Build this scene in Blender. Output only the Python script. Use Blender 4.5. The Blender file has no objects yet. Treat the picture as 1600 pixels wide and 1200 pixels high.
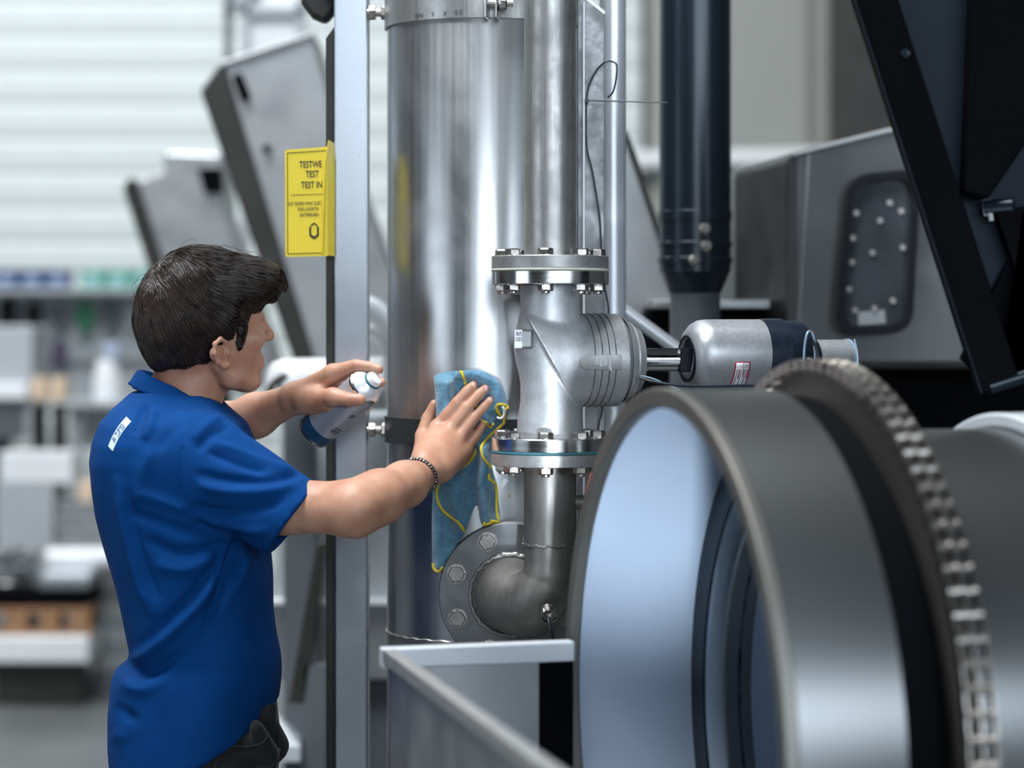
import bpy, math, random
import numpy as np
from mathutils import Vector, Matrix
from mathutils.bvhtree import BVHTree

# ------------------------------------------------------------------ camera, world, exposure
S = bpy.context.scene
COL = S.collection
F = 85.0 / 36.0 * 1600.0
CZ, HOR = 1.65, 500.0
cam_d = bpy.data.cameras.new('camera'); cam = bpy.data.objects.new('camera', cam_d); COL.objects.link(cam)
cam_d.lens = 85; cam_d.sensor_width = 36; cam_d.shift_y = -(600 - HOR) / 1600.0
cam.location = (0, 0, CZ); cam.rotation_euler = (math.pi / 2, 0, 0)
cam_d.dof.use_dof = True; cam_d.dof.focus_distance = 4.16; cam_d.dof.aperture_fstop = 1.9
cam_d.clip_end = 100
S.camera = cam
w = bpy.data.worlds.new('hall_air'); S.world = w; w.use_nodes = True
w.node_tree.nodes['Background'].inputs[0].default_value = (0.55, 0.68, 0.85, 1)
w.node_tree.nodes['Background'].inputs[1].default_value = 0.05
S.view_settings.view_transform = 'Standard'; S.view_settings.look = 'None'
S.view_settings.gamma = 1.0; S.view_settings.use_curve_mapping = False
S.view_settings.exposure = 0.0

def area(name, loc, target, sx, sy, power, color=(1, 1, 1)):
    l = bpy.data.lights.new(name, 'AREA'); l.shape = 'RECTANGLE'; l.size = sx; l.size_y = sy
    l.energy = power; l.color = color
    o = bpy.data.objects.new(name, l); COL.objects.link(o); o.location = loc
    o.rotation_euler = (Vector(target) - Vector(loc)).to_track_quat('-Z', 'Y').to_euler()
    return o
# skylights over the hall (long roof lights) and the daylight of the window bands in the near walls
area('skylight_lamp', (-1.6, 3.2, 7.6), (-0.6, 4.4, 0), 3.0, 5.0, 900, (0.93, 0.97, 1.0))
area('skylight_lamp', (-4.0, 9.5, 7.4), (-4.0, 12.5, 1.5), 8.0, 3.0, 620, (0.96, 0.98, 1.0))
area('window_daylight', (4.2, -6.9, 3.9), (3.6, 4.2, 3.1), 10.0, 3.2, 760, (0.80, 0.90, 1.0))
area('window_daylight', (-8.6, -1.5, 3.0), (0.4, 3.6, 1.2), 5.0, 3.6, 120, (0.78, 0.89, 1.0))

sp_ = bpy.data.lights.new('drum_fill_spot', 'SPOT'); sp_.energy = 1250; sp_.color = (0.78, 0.89, 1.0); sp_.spot_size = math.radians(6.6); sp_.spot_blend = 0.7; sp_.shadow_soft_size = 0.10  # added unseen spot that brightens the inside of the drum
wl_ = bpy.data.objects.new('drum_fill_spot', sp_); COL.objects.link(wl_); wl_.location = (0.40, -0.7, 0.62)
wl_.rotation_euler = (Vector((0.215, 3.65, 1.385)) - wl_.location).to_track_quat('-Z', 'Y').to_euler()

# ------------------------------------------------------------------ helpers
def P(px, py, Y):
    return Vector(((px - 800) / F * Y, Y, CZ - (py - HOR) / F * Y))

def link(o):
    COL.objects.link(o); return o

class MB:
    def __init__(s): s.v = []; s.f = []
    def add(s, vs, fs):
        b = len(s.v); s.v += [tuple(x) for x in vs]; s.f += [tuple(b + i for i in f) for f in fs]; return s
    def box(s, c, size, rot=None):
        hx, hy, hz = size[0] / 2, size[1] / 2, size[2] / 2
        vs = [Vector((x, y, z)) for x in (-hx, hx) for y in (-hy, hy) for z in (-hz, hz)]
        if rot is not None: vs = [rot @ v for v in vs]
        c = Vector(c)
        return s.add([v + c for v in vs], [(0, 1, 3, 2), (4, 6, 7, 5), (0, 4, 5, 1), (2, 3, 7, 6), (0, 2, 6, 4), (1, 5, 7, 3)])
    def lathe(s, prof, origin=(0, 0, 0), axis=(0, 0, 1), seg=48, closed=False, a0=0.0, a1=2 * math.pi):
        axis = Vector(axis).normalized(); q = Vector((0, 0, 1)).rotation_difference(axis); o = Vector(origin)
        full = abs(a1 - a0 - 2 * math.pi) < 1e-6; n = seg if full else seg + 1
        vs = []
        for r, h in prof:
            for k in range(n):
                a = a0 + (a1 - a0) * k / seg
                vs.append(o + q @ Vector((r * math.cos(a), r * math.sin(a), h)))
        fs = []
        m = len(prof)
        for i in range(m if closed else m - 1):
            j = (i + 1) % m
            for k in range(seg):
                l = (k + 1) % n if full else k + 1
                fs.append((i * n + k, i * n + l, j * n + l, j * n + k))
        return s.add(vs, fs)
    def tube(s, pts, r, seg=12, caps=True):
        pts = [Vector(p) for p in pts]; n = len(pts)
        rs = r if isinstance(r, (list, tuple)) else [r] * n
        up = None; vs = []
        for i, p in enumerate(pts):
            t = (pts[min(i + 1, n - 1)] - pts[max(i - 1, 0)]).normalized()
            if up is None:
                up = t.orthogonal().normalized()
            up = (up - t * up.dot(t)).normalized(); w_ = t.cross(up)
            for k in range(seg):
                a = 2 * math.pi * k / seg
                vs.append(p + (up * math.cos(a) + w_ * math.sin(a)) * rs[i])
        fs = [(i * seg + k, i * seg + (k + 1) % seg, (i + 1) * seg + (k + 1) % seg, (i + 1) * seg + k) for i in range(n - 1) for k in range(seg)]
        if caps: fs += [tuple(range(seg))[::-1], tuple((n - 1) * seg + k for k in range(seg))]
        return s.add(vs, fs)
    def prism(s, poly, ext):
        ext = Vector(ext); n = len(poly); poly = [Vector(p) for p in poly]
        vs = poly + [p + ext for p in poly]
        fs = [tuple(range(n))[::-1], tuple(range(n, 2 * n))] + [(i, (i + 1) % n, n + (i + 1) % n, n + i) for i in range(n)]
        return s.add(vs, fs)
    def build(s, name, mat, parent=None, smooth=False, bevel=0, segs=2, angle=40):
        me = bpy.data.meshes.new(name); me.from_pydata(s.v, [], s.f); me.validate()
        return finish(me, name, mat, parent, smooth, bevel, segs, angle)

def finish(me, name, mat, parent=None, smooth=False, bevel=0, segs=2, angle=40):
    import bmesh
    bm = bmesh.new(); bm.from_mesh(me); bmesh.ops.recalc_face_normals(bm, faces=bm.faces)
    if smooth:
        lim = math.radians(angle)
        for f in bm.faces: f.smooth = True
        for e in bm.edges:
            e.smooth = not (len(e.link_faces) == 2 and e.calc_face_angle(0) > lim)
    bm.to_mesh(me); bm.free()
    me.materials.append(mat)
    o = link(bpy.data.objects.new(name, me))
    if bevel:
        b = o.modifiers.new('edges', 'BEVEL'); b.width = bevel; b.segments = segs; b.limit_method = 'ANGLE'; b.angle_limit = math.radians(35)
        if hasattr(b, 'harden_normals'): b.harden_normals = False
    if parent is not None: adopt(o, parent)
    return o

def adopt(o, parent):
    o.parent = parent
    m = Matrix.Identity(4); q = parent
    while q is not None:
        m = Matrix.Translation(q.location) @ m if q.type == 'EMPTY' else m; q = q.parent
    o.matrix_parent_inverse = Matrix.Translation(-m.translation) if parent.type == 'EMPTY' else Matrix.Identity(4)
    return o

def tag(o, label=None, cat=None, group=None, kind=None):
    if label: o['label'] = label
    if cat: o['category'] = cat
    if group: o['group'] = group
    if kind: o['kind'] = kind
    return o

def thing(name, loc, label, cat, group=None):
    o = link(bpy.data.objects.new(name, None)); o.empty_display_size = 0.05
    o.location = loc
    return tag(o, label, cat, group)

def inst(name, me, loc, rot, parent, scale=None):
    o = link(bpy.data.objects.new(name, me)); o.location = loc
    o.rotation_mode = 'QUATERNION'; o.rotation_quaternion = rot
    if scale: o.scale = scale
    if parent is not None: adopt(o, parent)
    return o

def copy_thing(o, dloc, label=None):
    c = o.copy(); link(c); c.location = o.location + Vector(dloc)
    if label: c['label'] = label
    for ch in list(o.children):
        d = ch.copy(); link(d); d.parent = c
        for g in list(ch.children):
            e = g.copy(); link(e); e.parent = d
    return c

def text(body, size, loc, xdir, ydir, mat, parent, ext=0.0002, name='lettering', align='LEFT', sx=1.0, bold=0.0):
    cu = bpy.data.curves.new(name, 'FONT'); cu.body = body; cu.size = size; cu.extrude = ext; cu.align_x = align; cu.offset = bold
    cu.materials.append(mat); cu.resolution_u = 2
    x = Vector(xdir).normalized(); y = Vector(ydir).normalized(); z = x.cross(y)
    tmp = link(bpy.data.objects.new(name, cu)); bpy.context.view_layer.update()
    me = bpy.data.meshes.new_from_object(tmp.evaluated_get(bpy.context.evaluated_depsgraph_get())); bpy.data.objects.remove(tmp)
    m = Matrix((x * sx, y, z)).transposed().to_4x4(); m.translation = Vector(loc)
    me.transform(m); me.name = name
    if not me.materials: me.materials.append(mat)
    o = link(bpy.data.objects.new(name, me))
    if parent is not None: adopt(o, parent)
    return o

def spline(pts, n=8):
    pts = [Vector(p) for p in pts]; out = []
    for i in range(len(pts) - 1):
        p0 = pts[max(i - 1, 0)]; p1 = pts[i]; p2 = pts[i + 1]; p3 = pts[min(i + 2, len(pts) - 1)]
        for k in range(n):
            t = k / n
            out.append(0.5 * ((2 * p1) + (p2 - p0) * t + (2 * p0 - 5 * p1 + 4 * p2 - p3) * t * t + (3 * p1 - p0 - 3 * p2 + p3) * t ** 3))
    out.append(pts[-1]); return out

# ------------------------------------------------------------------ materials
def new_mat(name):
    m = bpy.data.materials.new(name); m.use_nodes = True
    return m, m.node_tree, m.node_tree.nodes['Principled BSDF']

def pbr(name, color, rough=0.5, metal=0.0, noise=0.0, scale=8.0, stretch=(1, 1, 1), bump=0.0, rvar=0.0, color2=None, coat=0.0, detail=4, aniso=0.0):
    m, nt, b = new_mat(name)
    b.inputs['Base Color'].default_value = (*color, 1); b.inputs['Roughness'].default_value = rough; b.inputs['Metallic'].default_value = metal
    b.inputs['Coat Weight'].default_value = coat
    if aniso: b.inputs['Anisotropic'].default_value = aniso
    if noise or bump or rvar or color2:
        tc = nt.nodes.new('ShaderNodeTexCoord'); mp = nt.nodes.new('ShaderNodeMapping'); mp.inputs['Scale'].default_value = stretch
        nz = nt.nodes.new('ShaderNodeTexNoise'); nz.inputs['Scale'].default_value = scale; nz.inputs['Detail'].default_value = detail
        nt.links.new(tc.outputs['Object'], mp.inputs[0]); nt.links.new(mp.outputs[0], nz.inputs['Vector'])
        if noise or color2:
            rp = nt.nodes.new('ShaderNodeValToRGB'); rp.color_ramp.elements[0].position = 0.3; rp.color_ramp.elements[1].position = 0.7
            c2 = color2 or tuple(max(0, c * (1 - noise)) for c in color)
            rp.color_ramp.elements[0].color = (*c2, 1); rp.color_ramp.elements[1].color = (*color, 1)
            nt.links.new(nz.outputs[0], rp.inputs[0]); nt.links.new(rp.outputs[0], b.inputs['Base Color'])
        if rvar:
            mr = nt.nodes.new('ShaderNodeMapRange'); mr.inputs[1].default_value = 0.3; mr.inputs[2].default_value = 0.7
            mr.inputs[3].default_value = max(0.02, rough - rvar); mr.inputs[4].default_value = min(1, rough + rvar)
            nt.links.new(nz.outputs[0], mr.inputs[0]); nt.links.new(mr.outputs[0], b.inputs['Roughness'])
        if bump:
            bp = nt.nodes.new('ShaderNodeBump'); bp.inputs['Strength'].default_value = 1.0; bp.inputs['Distance'].default_value = bump
            nt.links.new(nz.outputs[0], bp.inputs['Height']); nt.links.new(bp.outputs[0], b.inputs['Normal'])
    return m

def steel(name, color, rough, grain=(60, 60, 1.2), gs=6, gv=0.06, stain=0.25, sscale=9.0, bump=0.00006):
    """bare stainless: fine directional grain in the roughness, irregular darker handling marks in the colour"""
    m, nt, b = new_mat(name); b.inputs['Metallic'].default_value = 1.0
    tc = nt.nodes.new('ShaderNodeTexCoord')
    mp = nt.nodes.new('ShaderNodeMapping'); mp.inputs['Scale'].default_value = grain
    g = nt.nodes.new('ShaderNodeTexNoise'); g.inputs['Scale'].default_value = gs; g.inputs['Detail'].default_value = 5
    nt.links.new(tc.outputs['Object'], mp.inputs[0]); nt.links.new(mp.outputs[0], g.inputs['Vector'])
    n = nt.nodes.new('ShaderNodeTexNoise'); n.inputs['Scale'].default_value = sscale; n.inputs['Detail'].default_value = 6; n.inputs['Distortion'].default_value = 0.6
    nt.links.new(tc.outputs['Object'], n.inputs['Vector'])
    rp = nt.nodes.new('ShaderNodeValToRGB'); e = rp.color_ramp.elements
    e[0].position = 0.33; e[1].position = 0.55
    e[0].color = (*[c * (1 - stain) for c in color], 1); e[1].color = (*color, 1)
    nt.links.new(n.outputs[0], rp.inputs[0])
    mx = nt.nodes.new('ShaderNodeMixRGB'); mx.blend_type = 'MULTIPLY'; mx.inputs[0].default_value = 1
    r2 = nt.nodes.new('ShaderNodeMapRange'); r2.inputs[1].default_value = 0.3; r2.inputs[2].default_value = 0.7; r2.inputs[3].default_value = 0.86; r2.inputs[4].default_value = 1.0
    nt.links.new(g.outputs[0], r2.inputs[0])
    nt.links.new(rp.outputs[0], mx.inputs[1]); nt.links.new(r2.outputs[0], mx.inputs[2]); nt.links.new(mx.outputs[0], b.inputs['Base Color'])
    ad = nt.nodes.new('ShaderNodeMath'); ad.operation = 'ADD'
    mr = nt.nodes.new('ShaderNodeMapRange'); mr.inputs[1].default_value = 0.3; mr.inputs[2].default_value = 0.7; mr.inputs[3].default_value = rough - gv; mr.inputs[4].default_value = rough + gv
    mr2 = nt.nodes.new('ShaderNodeMapRange'); mr2.inputs[1].default_value = 0.35; mr2.inputs[2].default_value = 0.6; mr2.inputs[3].default_value = 0.10; mr2.inputs[4].default_value = 0.0
    nt.links.new(g.outputs[0], mr.inputs[0]); nt.links.new(n.outputs[0], mr2.inputs[0])
    nt.links.new(mr.outputs[0], ad.inputs[0]); nt.links.new(mr2.outputs[0], ad.inputs[1]); nt.links.new(ad.outputs[0], b.inputs['Roughness'])
    bp = nt.nodes.new('ShaderNodeBump'); bp.inputs['Distance'].default_value = bump; bp.inputs['Strength'].default_value = 0.8
    nt.links.new(g.outputs[0], bp.inputs['Height']); nt.links.new(bp.outputs[0], b.inputs['Normal'])
    return m

def emit(name, color, strength):
    m, nt, b = new_mat(name); b.inputs['Base Color'].default_value = (*color, 1)
    b.inputs['Emission Color'].default_value = (*color, 1); b.inputs['Emission Strength'].default_value = strength
    return m

M = dict(
    tank=steel('brushed_tank_steel', (0.64, 0.65, 0.66), 0.29, grain=(26, 26, 0.5), gs=3, gv=0.03, stain=0.12, sscale=6),
    pipe=steel('pipe_steel', (0.50, 0.50, 0.49), 0.36, grain=(50, 50, 1.5), stain=0.3, sscale=16),
    pipe_dark=steel('matt_pipe_steel', (0.30, 0.288, 0.27), 0.47, grain=(30, 30, 4), stain=0.2, sscale=12),
    cast=steel('cast_steel', (0.50, 0.51, 0.525), 0.44, grain=(1, 1, 1), gs=180, gv=0.03, stain=0.28, sscale=13, bump=0.00015),
    flange=steel('flange_steel', (0.42, 0.42, 0.42), 0.42, grain=(1, 1, 1), gs=120, stain=0.2, sscale=20),
    flange_dark=steel('dull_flange_steel', (0.22, 0.225, 0.23), 0.38, grain=(1, 1, 1), gs=120, stain=0.2, sscale=18),
    polished=steel('turned_steel', (0.70, 0.70, 0.69), 0.13, grain=(1, 1, 60), gs=4, gv=0.03, stain=0.05),
    chrome=steel('chrome_rod', (0.75, 0.76, 0.78), 0.10, grain=(40, 1, 1), gs=4, gv=0.03, stain=0.03),
    bolt=steel('bolt_steel', (0.50, 0.47, 0.44), 0.26, grain=(1, 1, 1), gs=60, stain=0.3, sscale=60),
    weld=steel('weld_bead', (0.50, 0.49, 0.47), 0.35, grain=(1, 1, 1), gs=150, stain=0.35, sscale=60, bump=0.0006),
    post=pbr('post_steel', (0.44, 0.47, 0.51), 0.27, 0.95, noise=0.10, scale=7, rvar=0.04),
    actu=steel('actuator_steel', (0.48, 0.495, 0.52), 0.38, grain=(1, 1, 1), gs=140, gv=0.03, stain=0.14, sscale=10),
    drum=pbr('drum_steel', (0.22, 0.23, 0.235), 0.33, 0.95, noise=0.04, scale=3),
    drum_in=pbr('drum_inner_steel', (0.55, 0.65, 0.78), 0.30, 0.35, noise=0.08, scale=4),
    rim=pbr('rim_steel', (0.17, 0.165, 0.15), 0.5, 0.8, noise=0.2, scale=6),
    band=pbr('clamp_band', (0.075, 0.08, 0.088), 0.42, 0.6, noise=0.2, scale=20),
    blackp=pbr('black_paint_and_shade', (0.0015, 0.002, 0.0035), 0.65, 0.0, noise=0.3, scale=3),  # black paint, also the painted shade of guard, gaps and hopper side
    bluep=pbr('dark_blue_paint_and_shade', (0.007, 0.015, 0.027), 0.5, 0.1, noise=0.25, scale=3),  # holds the shade on the guard steel in its colour
    colp=pbr('column_paint', (0.014, 0.024, 0.036), 0.26, 0.3, noise=0.2, scale=3),
    housing=steel('housing_steel', (0.13, 0.135, 0.14), 0.42, grain=(1, 1, 1), gs=10, stain=0.15, sscale=2),
    rubber=pbr('black_rubber', (0.010, 0.012, 0.018), 0.42, noise=0.3, scale=30),
    bandp=pbr('black_plastic', (0.016, 0.024, 0.042), 0.30, noise=0.4, scale=40),
    chute=steel('chute_steel', (0.46, 0.47, 0.48), 0.42, grain=(1, 1, 1), gs=10, stain=0.22, sscale=2),
    edge=pbr('chute_edge', (0.055, 0.055, 0.052), 0.5, 0.5, noise=0.2, scale=8),
    bright=pbr('pale_steel', (0.76, 0.80, 0.85), 0.34, 0.4, noise=0.08, scale=4),
    cabinet=pbr('light_grey_paint', (0.40, 0.43, 0.45), 0.5, 0.0, noise=0.08, scale=3),
    greyp=pbr('mid_grey_paint', (0.13, 0.145, 0.16), 0.5, 0.1, noise=0.15, scale=3),
    white=pbr('white_plastic', (0.78, 0.80, 0.82), 0.4, noise=0.06, scale=4),
    wall=pbr('wall_sheet', (0.60, 0.65, 0.64), 0.5, 0.0, noise=0.08, scale=1.5),
    wallg=pbr('grey_wall_sheet', (0.30, 0.31, 0.29), 0.6, 0.0, noise=0.1, scale=1.5),
    dwall=pbr('dim_hall_wall', (0.13, 0.14, 0.15), 0.7, 0.0, noise=0.2, scale=1.5),
    floor=pbr('concrete_floor', (0.15, 0.16, 0.165), 0.42, 0.0, noise=0.35, scale=1.3, rvar=0.12),
    yellow=pbr('yellow_sign', (0.80, 0.62, 0.03), 0.38, noise=0.04, scale=20),
    ink=pbr('black_ink', (0.02, 0.02, 0.015), 0.6),
    paper=pbr('white_label', (0.72, 0.74, 0.78), 0.5),
    red=pbr('red_ink', (0.32, 0.02, 0.05), 0.5),
    teal=pbr('teal_gasket', (0.02, 0.14, 0.18), 0.5),
    cream=pbr('cream_gasket', (0.55, 0.55, 0.48), 0.5),
    orange=pbr('orange_hose', (0.60, 0.13, 0.02), 0.4),
    cable=pbr('black_cable', (0.012, 0.018, 0.026), 0.35),
    gcable=pbr('grey_cable', (0.28, 0.38, 0.48), 0.35),
    wood=pbr('pallet_wood', (0.38, 0.20, 0.10), 0.7, noise=0.4, scale=10, stretch=(1, 8, 8)),
    sheet=pbr('stacked_sheet_steel', (0.22, 0.24, 0.25), 0.45, 0.4, noise=0.2, scale=6),
    beige=pbr('beech_top', (0.72, 0.55, 0.40), 0.5, noise=0.1, scale=8),
    binblue=pbr('blue_bin', (0.02, 0.05, 0.16), 0.4), bingreen=pbr('green_bin', (0.10, 0.36, 0.28), 0.4),
    binpale=pbr('pale_bin', (0.40, 0.47, 0.62), 0.4),
    purple=pbr('purple_cloth', (0.06, 0.03, 0.09), 0.7), greenp=pbr('green_spool', (0.03, 0.20, 0.09), 0.5),
    frost=pbr('frosted_glass', (0.55, 0.62, 0.66), 0.3), glassd=pbr('dark_glass', (0.085, 0.10, 0.115), 0.12, 0.0, noise=0.5, scale=7, coat=0.5),
)
def spec(m, v):
    m.node_tree.nodes['Principled BSDF'].inputs['Specular IOR Level'].default_value = v
for k_, v_ in (('cast', 0.55), ('flange', 0.7), ('actu', 0.6), ('pipe', 0.8), ('pipe_dark', 0.8)): M[k_].node_tree.nodes['Principled BSDF'].inputs['Metallic'].default_value = v_
spec(M['blackp'], 0.05)
for k_ in ('bluep', 'edge', 'greyp', 'rubber'): spec(M[k_], 0.15)
# ------------------------------------------------------------------ the hall
def structure(o): o['kind'] = 'structure'; return o
structure(MB().box((0, 5.5, -0.1), (22, 26, 0.2)).build('floor', M['floor']))
WBY = 14.0
wb = structure(MB().box((-5.15, WBY + 0.2, 4), (11.9, 0.3, 8)).build('wall_back', M['wall']))
# ribbed cladding: every horizontal sheet rib is its own piece
rib = None
zz = 0.1
while zz < 6.6:
    if rib is None:
        m_ = MB(); yb = WBY + 0.05
        prof = [(0.0, 0.0), (-0.012, 0.03), (-0.016, 0.10), (-0.012, 0.17), (0.0, 0.195)]
        m_.v = [(x, yb + p[0], p[1]) for x in (-11, 0.75) for p in prof]; n = len(prof)
        m_.f = [(i, i + 1, n + i + 1, n + i) for i in range(n - 1)] + [(n - 1, 0, n, 2 * n - 1), tuple(range(n))[::-1], tuple(range(n, 2 * n))]
        o = m_.build('cladding_panel', M['wall']); rib = o
    else:
        o = rib.copy(); link(o)
    o.parent = wb; o.location = (0, 0, zz); zz += 0.2
wr = structure(MB().box((5.9, WBY + 0.2, 4), (10.3, 0.3, 8)).build('wall_back', M['wallg']))
pn = None
for k in range(10):
    if pn is None: pn = MB().box((0, WBY + 0.03, 1.25), (0.94, 0.06, 2.4)).build('wall_panel', M['wallg'], bevel=0.02); o = pn
    else: o = pn.copy(); link(o)
    o.parent = wr; o.location = (1.26 + k * 0.98, 0, 0.0)
    o = pn.copy(); link(o); o.parent = wr; o.location = (1.26 + k * 0.98, 0, 2.45)
    o = pn.copy(); link(o); o.parent = wr; o.location = (1.26 + k * 0.98, 0, 4.9)
structure(MB().box((11.1, 5.5, 4), (0.2, 26, 8)).build('wall_right', M['dwall']))
structure(MB().box((-11.1, 5.5, 4), (0.2, 26, 8)).build('wall_left', M['dwall']))
structure(MB().box((0, -7.4, 4), (22, 0.2, 8)).build('wall_front', M['dwall']))
structure(MB().box((0, 5.5, 8.3), (22, 26, 0.2)).build('ceiling', M['dwall']))
structure(MB().box((1.98, WBY - 0.35, 4.0), (0.33, 0.5, 8)).build('pillar', M['edge'], bevel=0.02))

# ------------------------------------------------------------------ steel post with its channel
Yp = 4.50
def X(px, Y): return (px - 800) / F * Y
def Z(py, Y): return CZ - (py - HOR) / F * Y
t = thing('steel_post', (X(547, Yp), Yp, 0), 'tall square stainless post standing left of the big tank', 'post')
MB().box((X(548.5, Yp), Yp + 0.03, 1.45), (X(575, Yp) - X(522, Yp), 0.06, 2.9)).build('post_tube', M['post'], t, bevel=0.004)
MB().prism([P(509, 60, Yp + 0.012), P(522, 42, Yp + 0.012), (X(522, Yp), Yp + 0.012, 0.01), (X(509, Yp), Yp + 0.012, 0.01)], (0, 0.05, 0)).build('channel_flange', M['edge'], t, bevel=0.001)
MB().box((X(548, Yp), Yp + 0.03, 0.006), (0.16, 0.16, 0.012)).build('foot_plate', M['post'], t, bevel=0.002)
# dark bracket at the top of the post
MB().prism([P(466, -60, 4.62), P(520, -60, 4.62), P(545, -10, 4.62), P(508, 36, 4.62), P(486, 26, 4.62), P(470, 4, 4.62)], (0, 0.05, 0)).build('head_bracket', M['edge'], t, bevel=0.01)
MB().tube([P(505, -15, 4.64), P(550, -15, 4.54)], 0.014, 16).build('bracket_arm', M['edge'], t, True)
# threaded studs from post to tank clamps
HEX = None
def hexmesh(name, r, h, mat):
    a = [math.pi / 3 * k for k in range(6)]
    m = MB(); c = r * 0.9
    vs = []
    for rr, z in ((r, 0), (r, h * 0.8), (c, h)):
        vs += [(rr * math.cos(x), rr * math.sin(x), z) for x in a]
    fs = [tuple(range(6))[::-1], tuple(range(12, 18))]
    for l in (0, 6):
        fs += [(l + k, l + (k + 1) % 6, l + 6 + (k + 1) % 6, l + 6 + k) for k in range(6)]
    m.add(vs, fs)
    # washer below
    m.lathe([(0, -0.0001), (r * 1.12, -0.0001), (r * 1.12, h * 0.12), (r * 0.9, h * 0.12)], seg=20)
    me = bpy.data.meshes.new(name); me.from_pydata(m.v, [], m.f); me.materials.append(mat); return me
def nutmesh(name, r, h, mat):
    me = hexmesh(name, r, h, mat)
    m = MB(); m.v = [tuple(v.co) for v in me.vertices]; m.f = [tuple(p.vertices) for p in me.polygons]
    m.lathe([(0, h * 1.35), (r * 0.5, h * 1.35), (r * 0.55, h * 1.25), (r * 0.55, h * 0.9)], seg=16)
    me2 = bpy.data.meshes.new(name); me2.from_pydata(m.v, [], m.f); me2.materials.append(mat); return me2
BH = hexmesh('bolt_head', 0.0135, 0.0115, M['bolt'])
BN = nutmesh('bolt_nut', 0.0135, 0.012, M['bolt'])
BHB = hexmesh('bolt_head_large', 0.0155, 0.011, M['bolt'])
def qz(axis, spin=0.0):
    return Vector((0, 0, 1)).rotation_difference(Vector(axis).normalized()) @ Matrix.Rotation(spin, 4, 'Z').to_quaternion()

# ------------------------------------------------------------------ the big tank
TX, TY, TR = X(755, 4.5), 4.5, 150 / F * 4.5
t = thing('steel_tank', (TX, TY, 0), 'tall upright brushed stainless tank the worker is wiping', 'tank')
wz = Z(985, 4.5)
MB().lathe([(TR, wz), (TR, 2.75), (TR - 0.03, 2.8), (0, 2.8)], (TX, TY, 0), seg=128).build('shell', M['tank'], t, True)
MB().lathe([(0, 0.25), (TR * 0.6, 0.26), (TR * 0.93, 0.34), (TR, 0.42), (TR, wz - 0.001)], (TX, TY, 0), seg=128).build('dished_bottom', M['pipe'], t, True)
wp = [(TX + (TR + 0.0005) * math.cos(a), TY + (TR + 0.0005) * math.sin(a), wz + 0.0008 * math.sin(a * 37)) for a in np.linspace(0, 2 * math.pi, 241)]
MB().tube(wp, 0.0035, 8, False).build('weld_seam', M['weld'], t, True)
for k in range(3):
    a = 0.6 + k * 2.094
    MB().tube([(TX + 0.14 * math.cos(a), TY + 0.14 * math.sin(a), 0.36), (TX + 0.15 * math.cos(a), TY + 0.15 * math.sin(a), 0.0)], 0.022, 16).build('leg', M['pipe'], t, True)
def clamp(z0, z1, mat, stud_px, stud_py, bolts):
    c = MB().lathe([(TR + 0.001, z0), (TR + 0.005, z0), (TR + 0.005, z1), (TR + 0.001, z1)], (TX, TY, 0), seg=96).build('tank_clamp', mat, t, True, bevel=0.0006)
    zs = Z(stud_py, 4.5)
    MB().tube([(X(574, 4.5), TY, zs), (X(607, 4.5), TY, zs)], 0.0075, 16).build('stud', M['bolt'], c, True)
    inst('nut', BN, (X(577, 4.5), TY, zs), qz((1, 0, 0), 0.3), c)
    inst('nut', BH, (X(605, 4.5), TY, zs), qz((-1, 0, 0), 0.1), c)
    return c
c = clamp(Z(697, 4.33), Z(655, 4.33), M['band'], 590, 672, 0)
inst('rivet', BHB, (X(607, 4.5) + 0.002, TY - 0.035, Z(671, 4.47)), qz((-0.8, -0.6, 0)), c, (0.5, 0.5, 0.4))
c = clamp(Z(29, 4.33), Z(-30, 4.33), M['pipe'], 590, 20, 0)
for i_, (ch_, px_) in enumerate(zip('DN5X05', (650, 656, 675, 693, 711, 718))):
    h_ = P(px_, 22 - i_ * 0.4, 4.3); a_ = math.atan2(h_.x - TX, math.sqrt(TR ** 2 - (h_.x - TX) ** 2))
    n_ = Vector((math.sin(a_), -math.cos(a_), 0)); text(ch_, 0.011, Vector((TX, TY, h_.z)) + n_ * (TR + 0.0056), (math.cos(a_), math.sin(a_), 0), (0, 0, 1), M['band'], c)
# gap of the upper clamp with its lugs and bolt at px 760-800
for px in (762, 779):
    MB().box((X(px, 4.31), 4.303, Z(2, 4.3)), (0.004, 0.045, 0.062), Matrix.Rotation(-0.15, 3, 'Z')).build('clamp_lug', M['polished'], c, bevel=0.0015)
MB().tube([(X(757, 4.3), 4.295, Z(6, 4.3)), (X(802, 4.3), 4.295, Z(6, 4.3))], 0.006, 14).build('clamp_bolt', M['bolt'], c, True)
inst('nut', BH, (X(781, 4.3), 4.295, Z(6, 4.3)), qz((1, 0, 0), 0.2), c, (0.9, 0.9, 1.1))

# the small smear and scrap of label left on the tank
def on_tank(px, py, r=TR):
    # point of the tank surface seen at that place from the aisle
    d = Vector(((px - 800) / F, 1, -(py - HOR) / F)); ox, oy = -TX, -TY
    a = d.x ** 2 + d.y ** 2; b = 2 * (d.x * ox + d.y * oy); cc = ox * ox + oy * oy - r * r
    q = b * b - 4 * a * cc
    if q < 0: q = 0
    s = (-b - math.sqrt(q)) / (2 * a)
    return Vector((d.x * s, d.y * s, CZ + d.z * s))
def patch_on_tank(name, pts, mat):
    c = sum((Vector(p) for p in [(q[0], q[1], 0) for q in pts]), Vector()) / len(pts)
    m = MB(); n = len(pts)
    m.v = [tuple(on_tank(c.x, c.y, TR + 0.0009))] + [tuple(on_tank(q[0], q[1], TR + 0.0006)) for q in pts]
    m.f = [(0, 1 + i, 1 + (i + 1) % n) for i in range(n)]
    return m.build(name, mat, t, True)
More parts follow.
